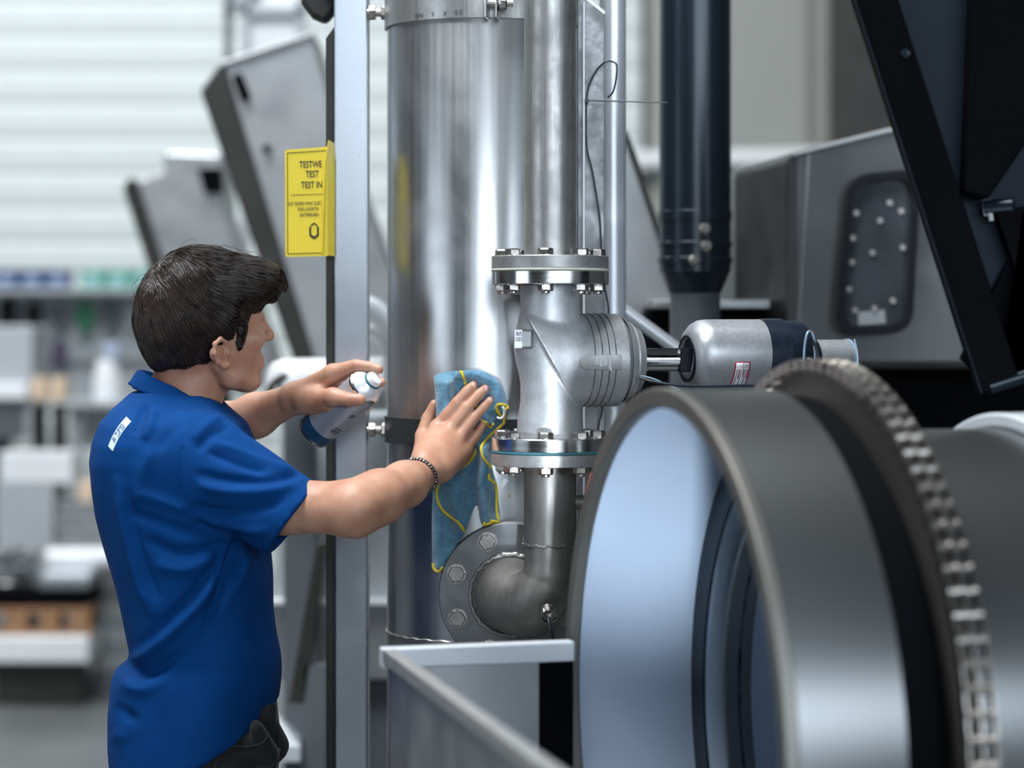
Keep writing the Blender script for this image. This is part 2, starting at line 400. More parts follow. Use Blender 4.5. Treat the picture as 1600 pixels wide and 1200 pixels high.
patch_on_tank('adhesive_residue', [(781, 752), (789, 747), (794, 751), (790, 757), (786, 761), (780, 759)], M['paper'])
patch_on_tank('dirt_spot', [(795, 772), (798, 773), (797, 778), (794, 777)], M['wood'])

# ------------------------------------------------------------------ pipe run with its valve
VX, VY = X(859.5, 4.13), 4.13
PR = 40.5 / F * 4.13; FR = 91.5 / F * 4.13
def ring_bolts(parent, zc_head, zc_nut, head_up=True):
    for k in range(8):
        a = -math.pi / 2 - 0.11 + k * math.pi / 4
        x, y = VX + 0.0815 * math.cos(a), VY + 0.0815 * math.sin(a)
        MB().tube([(x, y, zc_nut), (x, y, zc_head)], 0.0072, 10).build('bolt_shank', M['bolt'], parent)
        inst('bolt', BH, (x, y, zc_head), qz((0, 0, 1), random.Random(k).random()), parent)
        inst('nut', BN, (x, y, zc_nut), qz((0, 0, -1), random.Random(k + 9).random()), parent)
def fl(py, Y=4.035): return Z(py, Y)
def flange_ring(name, z0, z1, mat, parent, r=FR, ri=None, seg=96, bev=0.0012):
    ri = PR - 0.003 if ri is None else ri
    return MB().lathe([(ri, z0), (r, z0), (r, z1), (ri, z1)], (VX, VY, 0), seg=seg, closed=True).build(name, mat, parent, True, bevel=bev)
up = thing('steel_pipe', (VX, VY, fl(418)), 'upright bare steel pipe rising from the valve beside the tank', 'pipe')
MB().lathe([(PR - 0.003, fl(418)), (PR, fl(418)), (PR, 2.75), (PR - 0.003, 2.75)], (VX, VY, 0), seg=72, closed=True).build('pipe_tube', M['pipe'], up, True)
flange_ring('flange', fl(418.5), fl(398), M['flange'], up)
ring_bolts(up, fl(398), fl(443.5))
ga = flange_ring('gasket', fl(422), fl(418.6), M['cream'], up, r=FR + 0.0015)

va = thing('angle_seat_valve', (VX, VY, fl(707)), 'cast steel valve with a bulging ribbed body and grey actuator', 'valve')
flange_ring('upper_flange', fl(443.5), fl(422.2), M['polished'], va)
flange_ring('lower_flange', fl(708), fl(687), M['polished'], va)

lo = thing('pipe_elbow', (VX, VY, fl(735)), 'matt dark steel pipe curving from the valve down to the tank flange', 'pipe')
flange_ring('flange', fl(731.5), fl(711.5), M['flange'], lo)
flange_ring('gasket', fl(711.4), fl(708.2), M['teal'], lo, r=FR + 0.001)
ring_bolts(lo, fl(687), fl(731.5))
EF = P(798, 928, 4.31)
EPR = 41 / F * 4.13
MB().lathe([(EPR, Z(853, 4.1)), (EPR, fl(731))], (VX, VY, 0), seg=64).build('pipe_tube', M['pipe_dark'], lo, True)
wps = [(VX + (EPR + 0.0008) * math.cos(a), VY + (EPR + 0.0008) * math.sin(a), Z(853, 4.1) + 0.0012 * math.sin(a * 11) + 0.0007 * math.sin(a * 29)) for a in np.linspace(0, 2 * math.pi, 181)]
MB().tube(wps, 0.0024, 8, False).build('weld_seam', M['weld'], lo, True)
# the bend: from the vertical pipe round to the flange on the tank
cpts = [Vector((VX, VY, Z(853, 4.1))), P(860, 880, 4.13), P(856, 905, 4.13), P(845, 928, 4.135), P(828, 941, 4.16), P(812, 938, 4.20), P(802, 931, 4.25), P(798, 928, 4.30)]
rr = [EPR, EPR * 1.01, EPR * 1.05, EPR * 1.16, EPR * 1.28, EPR * 1.37, EPR * 1.43, EPR * 1.46]
sp = spline(cpts, 6); ri = np.interp(np.linspace(0, len(cpts) - 1, len(sp)), range(len(cpts)), rr)
MB().tube(sp, list(map(float, ri)), 56, False).build('bend', M['pipe_dark'], lo, True, angle=80)
AX = (-0.02, -1, 0.01)
def disc(name, c, r, th, mat, parent, y0, bev=0.0015):
    o = Vector(c) + Vector((0, y0, 0))
    return MB().lathe([(0.03, 0), (r, 0), (r, th), (0.03, th)], o, AX, seg=96, closed=True).build(name, mat, parent, True, bevel=bev)
ER = 112.5 / F * 4.30
disc('flange', EF, ER, 0.016, M['flange_dark'], lo, 0.0)
disc('gasket', EF, ER * 0.99, 0.004, M['teal'], lo, 0.0045, 0.0005)
disc('tank_flange', EF, ER * 1.005, 0.014, M['flange_dark'], lo, 0.019)
MB().lathe([(0.066, 0), (0.066, 0.07)], EF + Vector((0, 0.095, 0)), AX, seg=48).build('tank_nozzle', M['pipe_dark'], lo, True)
wps = []
q = Vector((0, 0, 1)).rotation_difference(Vector(AX).normalized())
for a in np.linspace(0, 2 * math.pi, 161):
    r_ = 0.0715 + 0.0008 * math.sin(a * 23) + 0.0006 * math.sin(a * 41)
    wps.append(EF + Vector((0, -0.0165, 0)) + q @ Vector((r_ * math.cos(a), r_ * math.sin(a), 0)))
MB().tube(wps, 0.0042, 8, False).build('weld_seam', M['weld'], lo, True)
for k in range(8):
    a = math.radians(22.5 + 45 * k); r_ = 91 / F * 4.29
    c = EF + Vector((0, -0.016, 0)) + q @ Vector((r_ * math.cos(a), r_ * math.sin(a), 0))
    inst('bolt', BHB, c, qz(AX, 0.2 + k), lo)
# little port on the bend with hose clip and cable
pc = P(856, 952, 4.08)
MB().lathe([(0.012, 0), (0.0125, 0.016), (0.009, 0.016), (0.009, 0.001)], pc, (0.1, -0.85, -0.5), seg=28).build('port', M['weld'], lo, True)
MB().lathe([(0.0135, 0.012), (0.0145, 0.012), (0.0145, 0.021), (0.0135, 0.021)], pc, (0.1, -0.85, -0.5), seg=28, closed=True).build('hose_clip', M['polished'], lo, True)
MB().tube(spline([pc + Vector((0, -0.02, -0.012)), pc + Vector((0.004, -0.03, -0.03)), pc + Vector((0.012, -0.025, -0.06)), pc + Vector((0.03, -0.01, -0.10))], 5), 0.0032, 10).build('sensor_cable', M['cable'], lo, True)
MB().tube([P(893, 785, 4.13), P(925, 785, 4.13)], 0.0125, 28).build('branch_stub', M['pipe_dark'], lo, True)
# labels
def label(name, corners, mat, parent, th=0.0006):
    n = (Vector(corners[1]) - Vector(corners[0])).cross(Vector(corners[2]) - Vector(corners[1])).normalized()
    if n.y > 0: n = -n
    return MB().prism([Vector(c) for c in corners], n * th).build(name, mat, parent)
Yl = 4.0875
lb = label('tag_label', [P(889, 766, Yl + .012), P(896.5, 766, Yl + .028), P(896.5, 807, Yl + .028), P(889, 807, Yl + .012)], M['paper'], lo)
text('420B82', 0.0085, P(895.2, 800, Yl + 0.0225), (0, 0, 1), (-0.45, -0.9, 0), M['ink'], lb, name='lettering', sx=1.0, bold=0.0001)
lb = label('paper_tag', [P(781, 934, 4.155), P(791, 937, 4.155), P(792.5, 952, 4.155), P(782, 948, 4.155)], M['paper'], lo)
text('4BK', 0.0095, P(782.2, 944.5, 4.153), (1, 0, -0.25), (0.1, 0, 1), M['ink'], lb, sx=0.62, bold=0.0002)

# ------------------------------------------------------------------ yellow test sign on the post
sg = thing('yellow_test_sign', P(485, 400, 4.44), 'bent yellow sign lettered TEST on the left of the post', 'sign')
Ys = 4.44
MB().prism([P(445, 237, Ys), P(447, 234, Ys), P(509, 229.5, Ys), P(512, 229, Ys), P(512, 400, Ys), P(449, 401.5, Ys), P(446, 400, Ys)], (0, 0.0015, 0)).build('plate', M['yellow'], sg)
m = MB(); m.v = [tuple(p) for p in (P(513, 219, Ys - .006), P(521.5, 224, Ys + .035), P(521.5, 400, Ys + .035), P(502.5, 398, Ys - .006), P(504, 330, Ys - .007), P(507, 255, Ys - .006))]
m.f = [(0, 1, 2, 3, 4, 5)]
o = m.build('folded_edge', M['yellow'], sg); so = o.modifiers.new('t', 'SOLIDIFY'); so.thickness = 0.0015
def sline(a, b, wd=0.0011):
    a, b = P(*a, Ys - 0.0008), P(*b, Ys - 0.0008)
    d = (b - a).normalized(); n = Vector((-d.z, 0, d.x)) * wd / 2
    MB().prism([a + n, b + n, b - n, a - n], (0, 0.0006, 0)).build('border_line', M['ink'], sg)
sline((449, 239), (510, 235)); sline((449, 238.5), (449.5, 396)); sline((449, 396.5), (505, 395)); sline((454, 304.5), (505, 303), 0.0006)
def stext(s, px, py, hpx, wpx, bold=0.0003):
    size = hpx / F * Ys / 0.69
    return text(s, size, P(px, py, Ys - 0.0006), (1, 0, 0.03), (-0.0, 0, 1), M['ink'], sg, sx=wpx, bold=bold)
stext('TESTWE', 467.5, 262, 10, 0.66, 0.0002); stext('TEST', 477.5, 277, 10, 0.66, 0.0002); stext('TEST IN', 470.5, 294, 10, 0.66, 0.0002)
stext('DIT BORD MAG SLEC', 450.5, 321, 5.2, 0.72, 0.0); stext('THIS LOCK/TA', 464.5, 329.5, 5.2, 0.68, 0.0); stext('ENTFERNEN', 468.5, 338.5, 5.2, 0.72, 0.0)
# hexagonal emblem: two brackets and a chevron
def emb(pts):
    MB().prism([P(x, y, Ys - 0.0008) for x, y in pts], (0, 0.0006, 0)).build('emblem', M['ink'], sg)
cx, cy = 490.7, 361
emb([(cx - 7.5, cy - 6), (cx - 4.5, cy - 8), (cx - 4.5, cy + 5), (cx, cy + 8.5), (cx, cy + 13), (cx - 7.5, cy + 7.5)])
emb([(cx + 7.5, cy - 6), (cx + 4.5, cy - 8), (cx + 4.5, cy + 5), (cx, cy + 8.5), (cx, cy + 13), (cx + 7.5, cy + 7.5)])
emb([(cx - 6, cy - 9), (cx, cy - 13.5), (cx + 6, cy - 9), (cx + 4, cy - 8), (cx, cy - 11), (cx - 4, cy - 8)])

# ------------------------------------------------------------------ plate, second tube, cable behind the valve
t = thing('back_plate', (X(925, 4.45), 4.45, 0), 'flat grey upright plate behind the pipe with chamfered top corner', 'plate')
MB().prism([P(903, -5, 4.42), P(908, -6, 4.42), P(944, 22, 4.42), (X(944, 4.42), 4.42, 0.0), (X(903, 4.42), 4.42, 0.0)], (0, 0.006, 0)).build('sheet', M['flange_dark'], t, bevel=0.0008)
MB().tube([P(912.5, 4, 4.405), (X(912.5, 4.405), 4.405, 0.0)], 0.0022, 10).build('bent_edge', M['bright'], t, True)
MB().prism([P(944, 22, 4.42), P(906, -8, 4.42), P(905, -14, 4.42), P(946, 18, 4.42)], (0, 0.006, 0)).build('top_edge', M['bright'], t)
t = thing('steel_tube', (X(962, 4.55), 4.55, 0), 'bright thin upright tube right of the back plate', 'tube')
MB().lathe([(0.0255, 0.0), (0.0255, 2.75), (0.018, 2.75)], (X(957, 4.55), 4.55, 0), seg=40).build('tube_wall', M['bright'], t, True)  # reflection on the tube is put into its pale colour
MB().lathe([(0.05, 0), (0.05, 0.008), (0.022, 0.008)], (X(960, 4.55), 4.55, 0), seg=40).build('foot', M['post'], t, True)
cb = spline([P(950, 152, 4.40), P(958, 143, 4.39), P(963, 120, 4.38), P(963, 101, 4.38), P(955, 96, 4.39), P(946, 97, 4.39), P(932, 110, 4.40), P(920, 135, 4.405), P(916.5, 158, 4.405), P(915.5, 190, 4.405), P(917, 232, 4.405), P(925, 265, 4.405), P(931, 300, 4.405), P(937, 340, 4.405), P(939, 375, 4.405), P(940, 420, 4.40), P(947, 460, 4.40), P(951, 490, 4.40), P(948, 560, 4.405), P(941, 640, 4.405), P(936, 662, 4.405), P(934, 700, 4.405), P(940, 800, 4.405), P(944, 900, 4.405)], 6)
tag(MB().tube(cb, 0.0018, 8).build('sensor_cable', M['cable'], None, True), 'thin black cable looping down the grey back plate', 'cable')
t = thing('zip_tie', P(917, 157, 4.40), 'black zip tie with a long straight tail on the looping cable', 'cable tie')
MB().tube([P(916, 157, 4.398), P(960, 158, 4.37), P(1043, 160.5, 4.33)], [0.0016, 0.0014, 0.001], 8).build('tail', M['cable'], t, True)
MB().box(P(917, 157, 4.398), (0.006, 0.006, 0.007)).build('lock_head', M['cable'], t, bevel=0.001)
tag(MB().tube(spline([P(926, 715, 4.38), P(925, 740, 4.38), P(919, 765, 4.37), P(917, 800, 4.37), P(912, 850, 4.38)], 6), 0.0035, 10).build('orange_hose', M['orange'], None, True), 'short orange hose behind the lower valve flange', 'hose')
# ------------------------------------------------------------------ sculpting: blended solids turned into one surface
import openvdb as vdb
def A3(p): return np.array([p[0], p[1], p[2]], dtype=np.float32)
class Cone:
    def __init__(s, a, b, r1, r2, k=0.01, cut=None, sub=False, flat=1.0, fdir=None):
        s.a, s.b, s.r1, s.r2, s.k, s.cut, s.sub = A3(a), A3(b), r1, r2, k, cut, sub
        s.c = (s.a + s.b) / 2; s.R = float(np.linalg.norm(s.a - s.b)) / 2 + max(r1, r2)
        s.flat = flat; s.fdir = None if fdir is None else A3(Vector(fdir).normalized())
    def d(s, p):
        ba = s.b - s.a; pa = p - s.a
        h = np.clip((pa @ ba) / max(float(ba @ ba), 1e-12), 0, 1)
        q = pa - h[:, None] * ba
        if s.fdir is not None:
            c = q @ s.fdir; q = q + (c * (s.flat - 1))[:, None] * s.fdir     # thinner along fdir when flat > 1
        d = np.linalg.norm(q, axis=1) - (s.r1 + (s.r2 - s.r1) * h)
        if s.cut is not None:
            for n, o in s.cut: d = np.maximum(d, (p - A3(o)) @ A3(n))
        return d
class Ell:
    def __init__(s, c, r, rot=None, k=0.01, cut=None, sub=False):
        s.c, s.r, s.k, s.cut, s.sub = A3(c), np.array(r, np.float32), k, cut, sub
        s.M = np.eye(3, dtype=np.float32) if rot is None else np.array(rot, dtype=np.float32)
        s.R = float(max(r))
    def d(s, p):
        q = (p - s.c) @ s.M
        k0 = np.linalg.norm(q / s.r, axis=1); k1 = np.linalg.norm(q / (s.r * s.r), axis=1)
        d = k0 * (k0 - 1) / np.maximum(k1, 1e-6)
        if s.cut is not None:
            for n, o in s.cut: d = np.maximum(d, (p - A3(o)) @ A3(n))
        return d
class Fn:
    def __init__(s, fn, c, R, k=0.01, sub=False): s.d, s.c, s.R, s.k, s.sub = fn, A3(c), R, k, sub
def smin(a, b, k):
    if k <= 0: return np.minimum(a, b)
    h = np.clip(0.5 + 0.5 * (b - a) / k, 0, 1); return b * (1 - h) + a * h - k * h * (1 - h)
def sculpt(name, prims, lo, hi, vox, mat, parent=None, post=None, adapt=0.0):
    lo = np.array(lo, float); hi = np.array(hi, float); B = 24
    n = np.ceil((hi - lo) / vox / B).astype(int)
    bw = 3 * vox
    g = vdb.FloatGrid(bw); g.gridClass = vdb.GridClass.LEVEL_SET
    idx = np.stack(np.meshgrid(*[np.arange(B)] * 3, indexing='ij'), -1).reshape(-1, 3)
    br = B * vox * 0.87
    for i in range(n[0]):
        for j in range(n[1]):
            for k in range(n[2]):
                o = np.array([i, j, k]) * B; cc = lo + (o + B / 2) * vox
                act = [p for p in prims if np.linalg.norm(p.c - cc) < p.R + br + max(p.k, bw)]
                if not [p for p in act if not p.sub]: continue
                c1 = cc[None].astype(np.float32)
                if min(p.d(c1)[0] for p in act if not p.sub) > br + 0.04: continue
                pts = (lo + (o + idx) * vox).astype(np.float32)
                d = np.full(len(pts), 1.0, np.float32)
                for p in act:
                    if p.sub: d = -smin(-d, p.d(pts), p.k)
                    else: d = smin(d, p.d(pts), p.k)
                if post is not None: d = post(pts, d)
                if d.min() > bw: continue
                g.copyFromArray(np.clip(d, -bw, bw).reshape(B, B, B).astype(np.float32), ijk=tuple(int(x) for x in o))
    pts, quads = g.convertToQuads(0.0)
    pts = pts * vox + lo
    me = bpy.data.meshes.new(name)
    quads = quads[:, ::-1] if True else quads
    me.vertices.add(len(pts)); me.vertices.foreach_set('co', pts.astype(np.float32).ravel())
    me.loops.add(len(quads) * 4); me.loops.foreach_set('vertex_index', quads.astype(np.int32).ravel())
    me.polygons.add(len(quads)); me.polygons.foreach_set('loop_start', np.arange(len(quads), dtype=np.int32) * 4)
    me.polygons.foreach_set('use_smooth', np.ones(len(quads), dtype=bool))
    me.update(calc_edges=True)
    # outward?
    q = pts[quads]; nrm = np.cross(q[:, 1] - q[:, 0], q[:, 2] - q[:, 0]); vol = (q[:, 0] * nrm).sum()
    if vol < 0: me.flip_normals()
    me.materials.append(mat)
    o = link(bpy.data.objects.new(name, me))
    if parent is not None: adopt(o, parent)
    return o
def relax(me, n=2, f=0.5):
    nv = len(me.vertices); co = np.empty(nv * 3, np.float32); me.vertices.foreach_get('co', co); co = co.reshape(-1, 3)
    e = np.empty(len(me.edges) * 2, np.int32); me.edges.foreach_get('vertices', e); e = e.reshape(-1, 2)
    cnt = np.bincount(e.ravel(), minlength=nv)[:, None]
    for _ in range(n):
        s = np.zeros_like(co)
        for ax in range(3):
            s[:, ax] = np.bincount(e[:, 0], co[e[:, 1], ax], nv) + np.bincount(e[:, 1], co[e[:, 0], ax], nv)
        co = co * (1 - f) + f * s / np.maximum(cnt, 1)
    me.vertices.foreach_set('co', co.ravel()); me.update()
def bvh(o):
    me = o.data; return BVHTree.FromPolygons([v.co[:] for v in me.vertices], [p.vertices[:] for p in me.polygons])
def ray(tree, px, py):
    d = Vector(((px - 800) / F, 1, -(py - HOR) / F)); h = tree.ray_cast(Vector((0, 0, CZ)), d.normalized())
    return h[0]

# ------------------------------------------------------------------ valve body, cast
kp = 4.13 / F
al = math.radians(17); AD = Vector((math.cos(al), math.sin(al), 0)); AP = Vector((math.sin(al), -math.cos(al), 0))
A0 = Vector((VX, VY, Z(563, VY)))
def sof(px): return ((px - 800) / F * VY - VX) / (math.cos(al) - (px - 800) / F * math.sin(al))
def ax(px, dz=0): return A0 + AD * sof(px) + Vector((0, 0, dz))
pl_n = Vector((-135, 0, 73)).normalized()      # image-plane slanted face of the branch (left of it nothing)
p1 = Vector((X(826, VY), VY, Z(500, VY))); p2 = Vector((X(900, VY), VY, Z(634, VY)))
dd = (p2 - p1).normalized(); pn_ = Vector((dd.z, 0, -dd.x))
if pn_.x > 0: pn_ = -pn_
R73 = 73 * kp
prims = [Cone((VX, VY, fl(683)), (VX, VY, fl(447)), 46.5 * kp, 46.5 * kp, 0.0, cut=[((0, 0, -1), (0, 0, fl(687))), ((0, 0, 1), (0, 0, fl(443.6)))]),
         Cone((VX, VY, fl(700)), (VX, VY, fl(670)), 52 * kp, 47 * kp, 0.02, cut=[((0, 0, -1), (0, 0, fl(687)))]),
         Ell((VX - 8 * kp, VY, Z(540, VY)), (47 * kp, 46 * kp, 60 * kp), k=0.02),
         Cone(ax(800), ax(961), R73, R73, 0.006, cut=[(pn_, p1), (AD, ax(962))]),
         Cone(ax(930), ax(966), R73 - 0.012, R73 - 0.012, 0.012, cut=[(AD, ax(982))]),
         ]
# raised lip along the slanted edge
lp = []
for t_ in np.linspace(-0.2, 1.0, 9):
    q_ = p1.lerp(p2, t_)
    lp.append(q_)
vb = sculpt('valve_body', prims, (VX - .12, VY - .12, fl(690)), (VX + .19, VY + .16, fl(440)), 0.0016, M['cast'], va)
relax(vb.data, 2)
vt = bvh(vb)
m = MB()
m.lathe([(R73 - 0.006, 0), (R73 - 0.007, 0.004), (0.066, 0.012), (0.066, 0.016), (0.060, 0.022), (0.056, 0.030), (0.030, 0.031), (0.0, 0.031)], ax(968), AD, seg=72)
m.build('bonnet', M['cast'], va, True, angle=30)
for px in (919, 930, 941, 951):
    pts = []
    for a in np.linspace(0, 2 * math.pi, 73):
        pts.append(ax(px - 12) + (AP * math.cos(a) + Vector((0, 0, 1)) * math.sin(a)) * (R73 + 0.0001))
    MB().tube(pts, 0.0009, 6, False).build('groove', M['band'], va, True)
# rating plate cast on the branch: rounded lozenge following the barrel
def barrel(px, py, lift):
    # point on the branch barrel
    s_ = (Z(563, 4.05) - Z(py, 4.05)); zoff = -s_
    ang = math.asin(max(-1, min(1, zoff / R73)))
    c_ = ax(px); sh = AP * (R73 + lift) * math.cos(ang) + Vector((0, 0, (R73 + lift) * math.sin(ang)))
    return c_ + sh
outl = [(906, 566)] + [(914 + 8 * math.cos(a) * 1.0, 565 + 13 * math.sin(a)) for a in np.linspace(math.pi * 0.95, math.pi * 0.5, 5)]
rows = np.linspace(553, 577, 9); cols = np.linspace(0, 1, 12)
def plate_left(py): return 899 + 10 * (abs(py - 565) / 12) ** 2.4
m = MB(); 
for lift in (0.0025, -0.002):
    for py in rows:
        l = plate_left(py)
        for c_ in cols: m.v.append(tuple(barrel(l - 17 + c_ * (980 - 17 - l), py, lift)))
nr, nc = len(rows), len(cols); N0 = nr * nc
for i in range(nr - 1):
    for j in range(nc - 1):
        a_ = i * nc + j; m.f.append((a_, a_ + 1, a_ + nc + 1, a_ + nc)); m.f.append((N0 + a_, N0 + a_ + nc, N0 + a_ + nc + 1, N0 + a_ + 1))
bd = [(i * nc) for i in range(nr)] + [(nr - 1) * nc + j for j in range(1, nc)] + [(i * nc + nc - 1) for i in range(nr - 2, -1, -1)] + list(range(nc - 2, 0, -1))
for a_, b_ in zip(bd, bd[1:] + bd[:1]): m.f.append((a_, b_, N0 + b_, N0 + a_))
lb = m.build('rating_plate', M['flange'], va, bevel=0.0008)
for i, (s, px) in enumerate((('PN25', 921.5), ('CNH8', 928), ('1.57EL', 934.5), ('LNO20T', 941.5))):
    o = barrel(px - 15, 556.5, 0.0027)
    text(s, 0.0072, o, (0, 0, -1), AD, M['white'], lb, ext=0.0006, sx=0.82 if i < 3 else 0.92, bold=0.0001)
text('2', 0.012, (X(867, VY), VY - 46.8 * kp, Z(652, 4.08)), (1, 0, 0), (0, 0, 1), M['flange'], va)
text('N', 0.009, (X(867, VY), VY - 46.8 * kp, Z(661, 4.08)), (1, 0, 0), (0, 0, 1), M['bright'], va)
# boss on the left with its paper label
MB().box(P(811.5, 530, 4.10), (0.018, 0.045, 0.032)).build('boss', M['cast'], va, bevel=0.003)
b2 = MB().box(P(821, 530, 4.085), (0.026, 0.03, 0.032)).build('boss', M['flange_dark'], va, bevel=0.004)
lb = MB().box(P(809.8, 529.5, 4.0690), (0.0125, 0.0012, 0.0305)).build('paper_label', M['paper'], va)
text('40 32', 0.0074, P(805.8, 518, 4.0682), (0, 0, -1), (1, 0, 0), M['ink'], lb, bold=0.0001)
text('42 02', 0.0074, P(810.6, 518, 4.0682), (0, 0, -1), (1, 0, 0), M['ink'], lb, bold=0.0001)
# stem and actuator
MB().lathe([(0.0, 0), (0.0225, 0), (0.0225, 0.010), (0.0200, 0.010), (0.0200, 0.085), (0, 0.085)], ax(999), AD, seg=40).build('stem', M['chrome'], va, True)
B0 = ax(1074, 0.0075); K = kp
def bx(px): return sof(px) - sof(1074)
MB().lathe([(0.030, 0.012), (0.030, -0.001), (0.036, -0.0015), (0.046, 0.002), (0.055, 0.010), (0.061, 0.021), (0.0625, 0.034), (0.0625, bx(1186)), (0.0, bx(1186))], B0, AD, seg=96).build('actuator_housing', M['actu'], va, True, angle=50)
MB().lathe([(0.0, 0.004), (0.037, 0.004), (0.037, -0.003), (0.041, -0.003), (0.0405, 0.004)], B0 + Vector((0, 0, -0.006)), AD, seg=64).build('socket_ring', M['rubber'], va, True)
MB().box(ax(1069, 0.0) + AP * 0.014, (0.03, 0.016, 0.042), Matrix.Rotation(al, 3, 'Z')).build('stem_clamp', M['rubber'], va, bevel=0.002)
MB().lathe([(0.05, bx(1185)), (0.0635, bx(1185)), (0.064, bx(1195)), (0.064, bx(1218)), (0.061, bx(1219)), (0.061, bx(1222)), (0.060, bx(1245)), (0.057, bx(1251)), (0.02, bx(1252))], B0, AD, seg=96).build('end_band', M['bandp'], va, True, angle=30)
MB().lathe([(0.0, bx(1248)), (0.036, bx(1248)), (0.036, bx(1270)), (0.0, bx(1270))], B0 + Vector((0, 0, -0.010)), AD, seg=64).build('sensor_neck', M['paper'], va, True)
MB().lathe([(0.0, bx(1263)), (0.0385, bx(1263)), (0.0385, bx(1271)), (0.0, bx(1271))], B0 + Vector((0, 0, -0.010)), AD, seg=64).build('neck_ring', M['rubber'], va, True)
MB().lathe([(0.0, bx(1270)), (0.0375, bx(1270)), (0.0375, bx(1322)), (0.0, bx(1322))], B0 + Vector((0, 0, -0.011)), AD, seg=64).build('sensor_cap', M['actu'], va, True, bevel=0.001)
MB().lathe([(0.0, bx(1322)), (0.0390, bx(1322)), (0.0390, bx(1325.5)), (0.0, bx(1325.5))], B0 + Vector((0, 0, -0.011)), AD, seg=64).build('cap_ring', M['gcable'], va, True)
# stickers on the actuator barrel, following its curve
def abar(px, zoff, r=0.0625, lift=0.0006, base=B0):
    ang = math.asin(max(-1, min(1, zoff / r)))
    return base + AD * bx(px) + AP * (r + lift) * math.cos(ang) + Vector((0, 0, (r + lift) * math.sin(ang)))
def sticker(name, px0, px1, z0, z1, mat, r=0.0625, lift=0.0006, seg=8):
    m = MB()
    for i in range(seg + 1):
        zz_ = z0 + (z1 - z0) * i / seg
        for px in (px0, px1): m.v.append(tuple(abar(px, zz_, r, lift)))
    for i in range(seg): m.f.append((2 * i, 2 * i + 1, 2 * i + 3, 2 * i + 2))
    o = m.build(name, mat, va, True); so = o.modifiers.new('t', 'SOLIDIFY'); so.thickness = 0.0004; so.offset = 0
    return o
sticker('warning_label', 1127.5, 1151.5, -0.0105, -0.0560, M['red'], lift=0.0006)
wl = sticker('label_face', 1129.5, 1149.5, -0.0125, -0.0560, M['paper'], lift=0.0010)
for j, px in enumerate((1131.5, 1134.5, 1137.8, 1141.2, 1144.2, 1147.2)):
    sticker('print_line', px, px + (1.7 if j % 2 else 0.9), -0.023 - 0.0006 * (j % 3), (-0.050, -0.040, -0.052, -0.036, -0.053, -0.038)[j], M['red'] if j % 2 else M['ink'], lift=0.0013)
tri = [(1140, -0.0135), (1140, -0.0215), (1147.5, -0.0175)]
for i in range(3):
    a_, b_ = tri[i], tri[(i + 1) % 3]
    MB().tube([abar(a_[0], a_[1], lift=0.0014), abar(b_[0], b_[1], lift=0.0014)], 0.0004, 5).build('warning_triangle', M['red'], wl)
sticker('white_tag', 1226, 1233, -0.008, -0.026, M['paper'], r=0.0605, lift=0.0012)
# cables of the actuator
def cabl(name, pts, r, mat): return MB().tube(spline(pts, 6), r, 8).build(name, mat, va, True)
cabl('grey_lead', [P(1256, 580, 4.17), P(1257, 545, 4.17), P(1261, 522, 4.17), P(1266, 518, 4.18), P(1271, 526, 4.18), P(1274, 545, 4.18), P(1273, 570, 4.18)], 0.0022, M['gcable'])
cabl('black_lead', [P(1268, 530, 4.18), P(1276, 545, 4.175), P(1279, 565, 4.17), P(1274, 585, 4.18)], 0.0028, M['cable'])
cabl('plug', [P(1262, 562, 4.16), P(1270, 566, 4.15), P(1279, 572, 4.14), P(1290, 578, 4.13)], 0.0045, M['bolt'])
cabl('cap_cable', [P(1335, 530, 4.24), P(1340, 555, 4.23), P(1339, 580, 4.22), P(1331, 597, 4.22)], 0.0018, M['gcable'])
cabl('supply_cable', [P(1000, 590, 4.10), P(1020, 596, 4.09), P(1060, 602, 4.08), P(1110, 603.5, 4.08), P(1170, 602.5, 4.09), P(1230, 605, 4.1), P(1250, 640, 4.12)], 0.0026, M['cable'])
cabl('supply_cable', [P(1000, 587, 4.11), P(1018, 591, 4.1), P(1040, 600, 4.1), P(1062, 610, 4.1)], 0.0014, M['gcable'])
MB().tube([P(990, 583, 4.15), P(985, 640, 4.2), P(980, 760, 4.25)], 0.004, 8).build('drop_cable', M['cable'], va, True)

# ------------------------------------------------------------------ foreground drum with sprocket ring and chain
dt = math.radians(75.0); DA = Vector((math.sin(dt), math.cos(dt), 0)); DC = Vector((0.2080, 3.30, CZ - 0.5620)); DR = 0.4695
DH = Vector((-DA.y, DA.x, 0))
def dpt(tt, r, a): return DC + DA * tt + DH * (r * math.cos(a)) + Vector((0, 0, r * math.sin(a)))
dr = thing('steel_drum', (DC.x, DC.y, 0), 'large open grey steel drum lying on its side in front', 'drum')
SEG = 160
def dl(name, prof, mat, parent=dr, bev=0.0, angle=35): return MB().lathe(prof, DC, DA, seg=SEG, closed=True).build(name, mat, parent, True, bevel=bev, angle=angle)
dl('front_rim', [(DR - 0.027, -0.006), (DR, -0.006), (DR, 0.012), (DR - 0.027, 0.012)], M['rim'], bev=0.003)
dl('front_shell', [(DR - 0.014, 0.01), (DR - 0.003, 0.01), (DR - 0.003, 0.150), (DR - 0.014, 0.150)], M['drum'])
dl('front_lining', [(DR - 0.018, 0.0), (DR - 0.0145, 0.0), (DR - 0.0145, 0.198), (DR - 0.018, 0.198)], M['drum_in'])
dl('step_ring', [(0.396, 0.196), (DR - 0.0145, 0.196), (DR - 0.0145, 0.200), (0.396, 0.200)], M['bluep'])
dl('groove_lining', [(0.396, 0.200), (0.399, 0.200), (0.399, 0.236), (0.396, 0.236)], M['drum_in'])
dl('inner_ring', [(0.355, 0.236), (0.399, 0.236), (0.399, 0.245), (0.355, 0.245)], M['bluep'], bev=0.002)
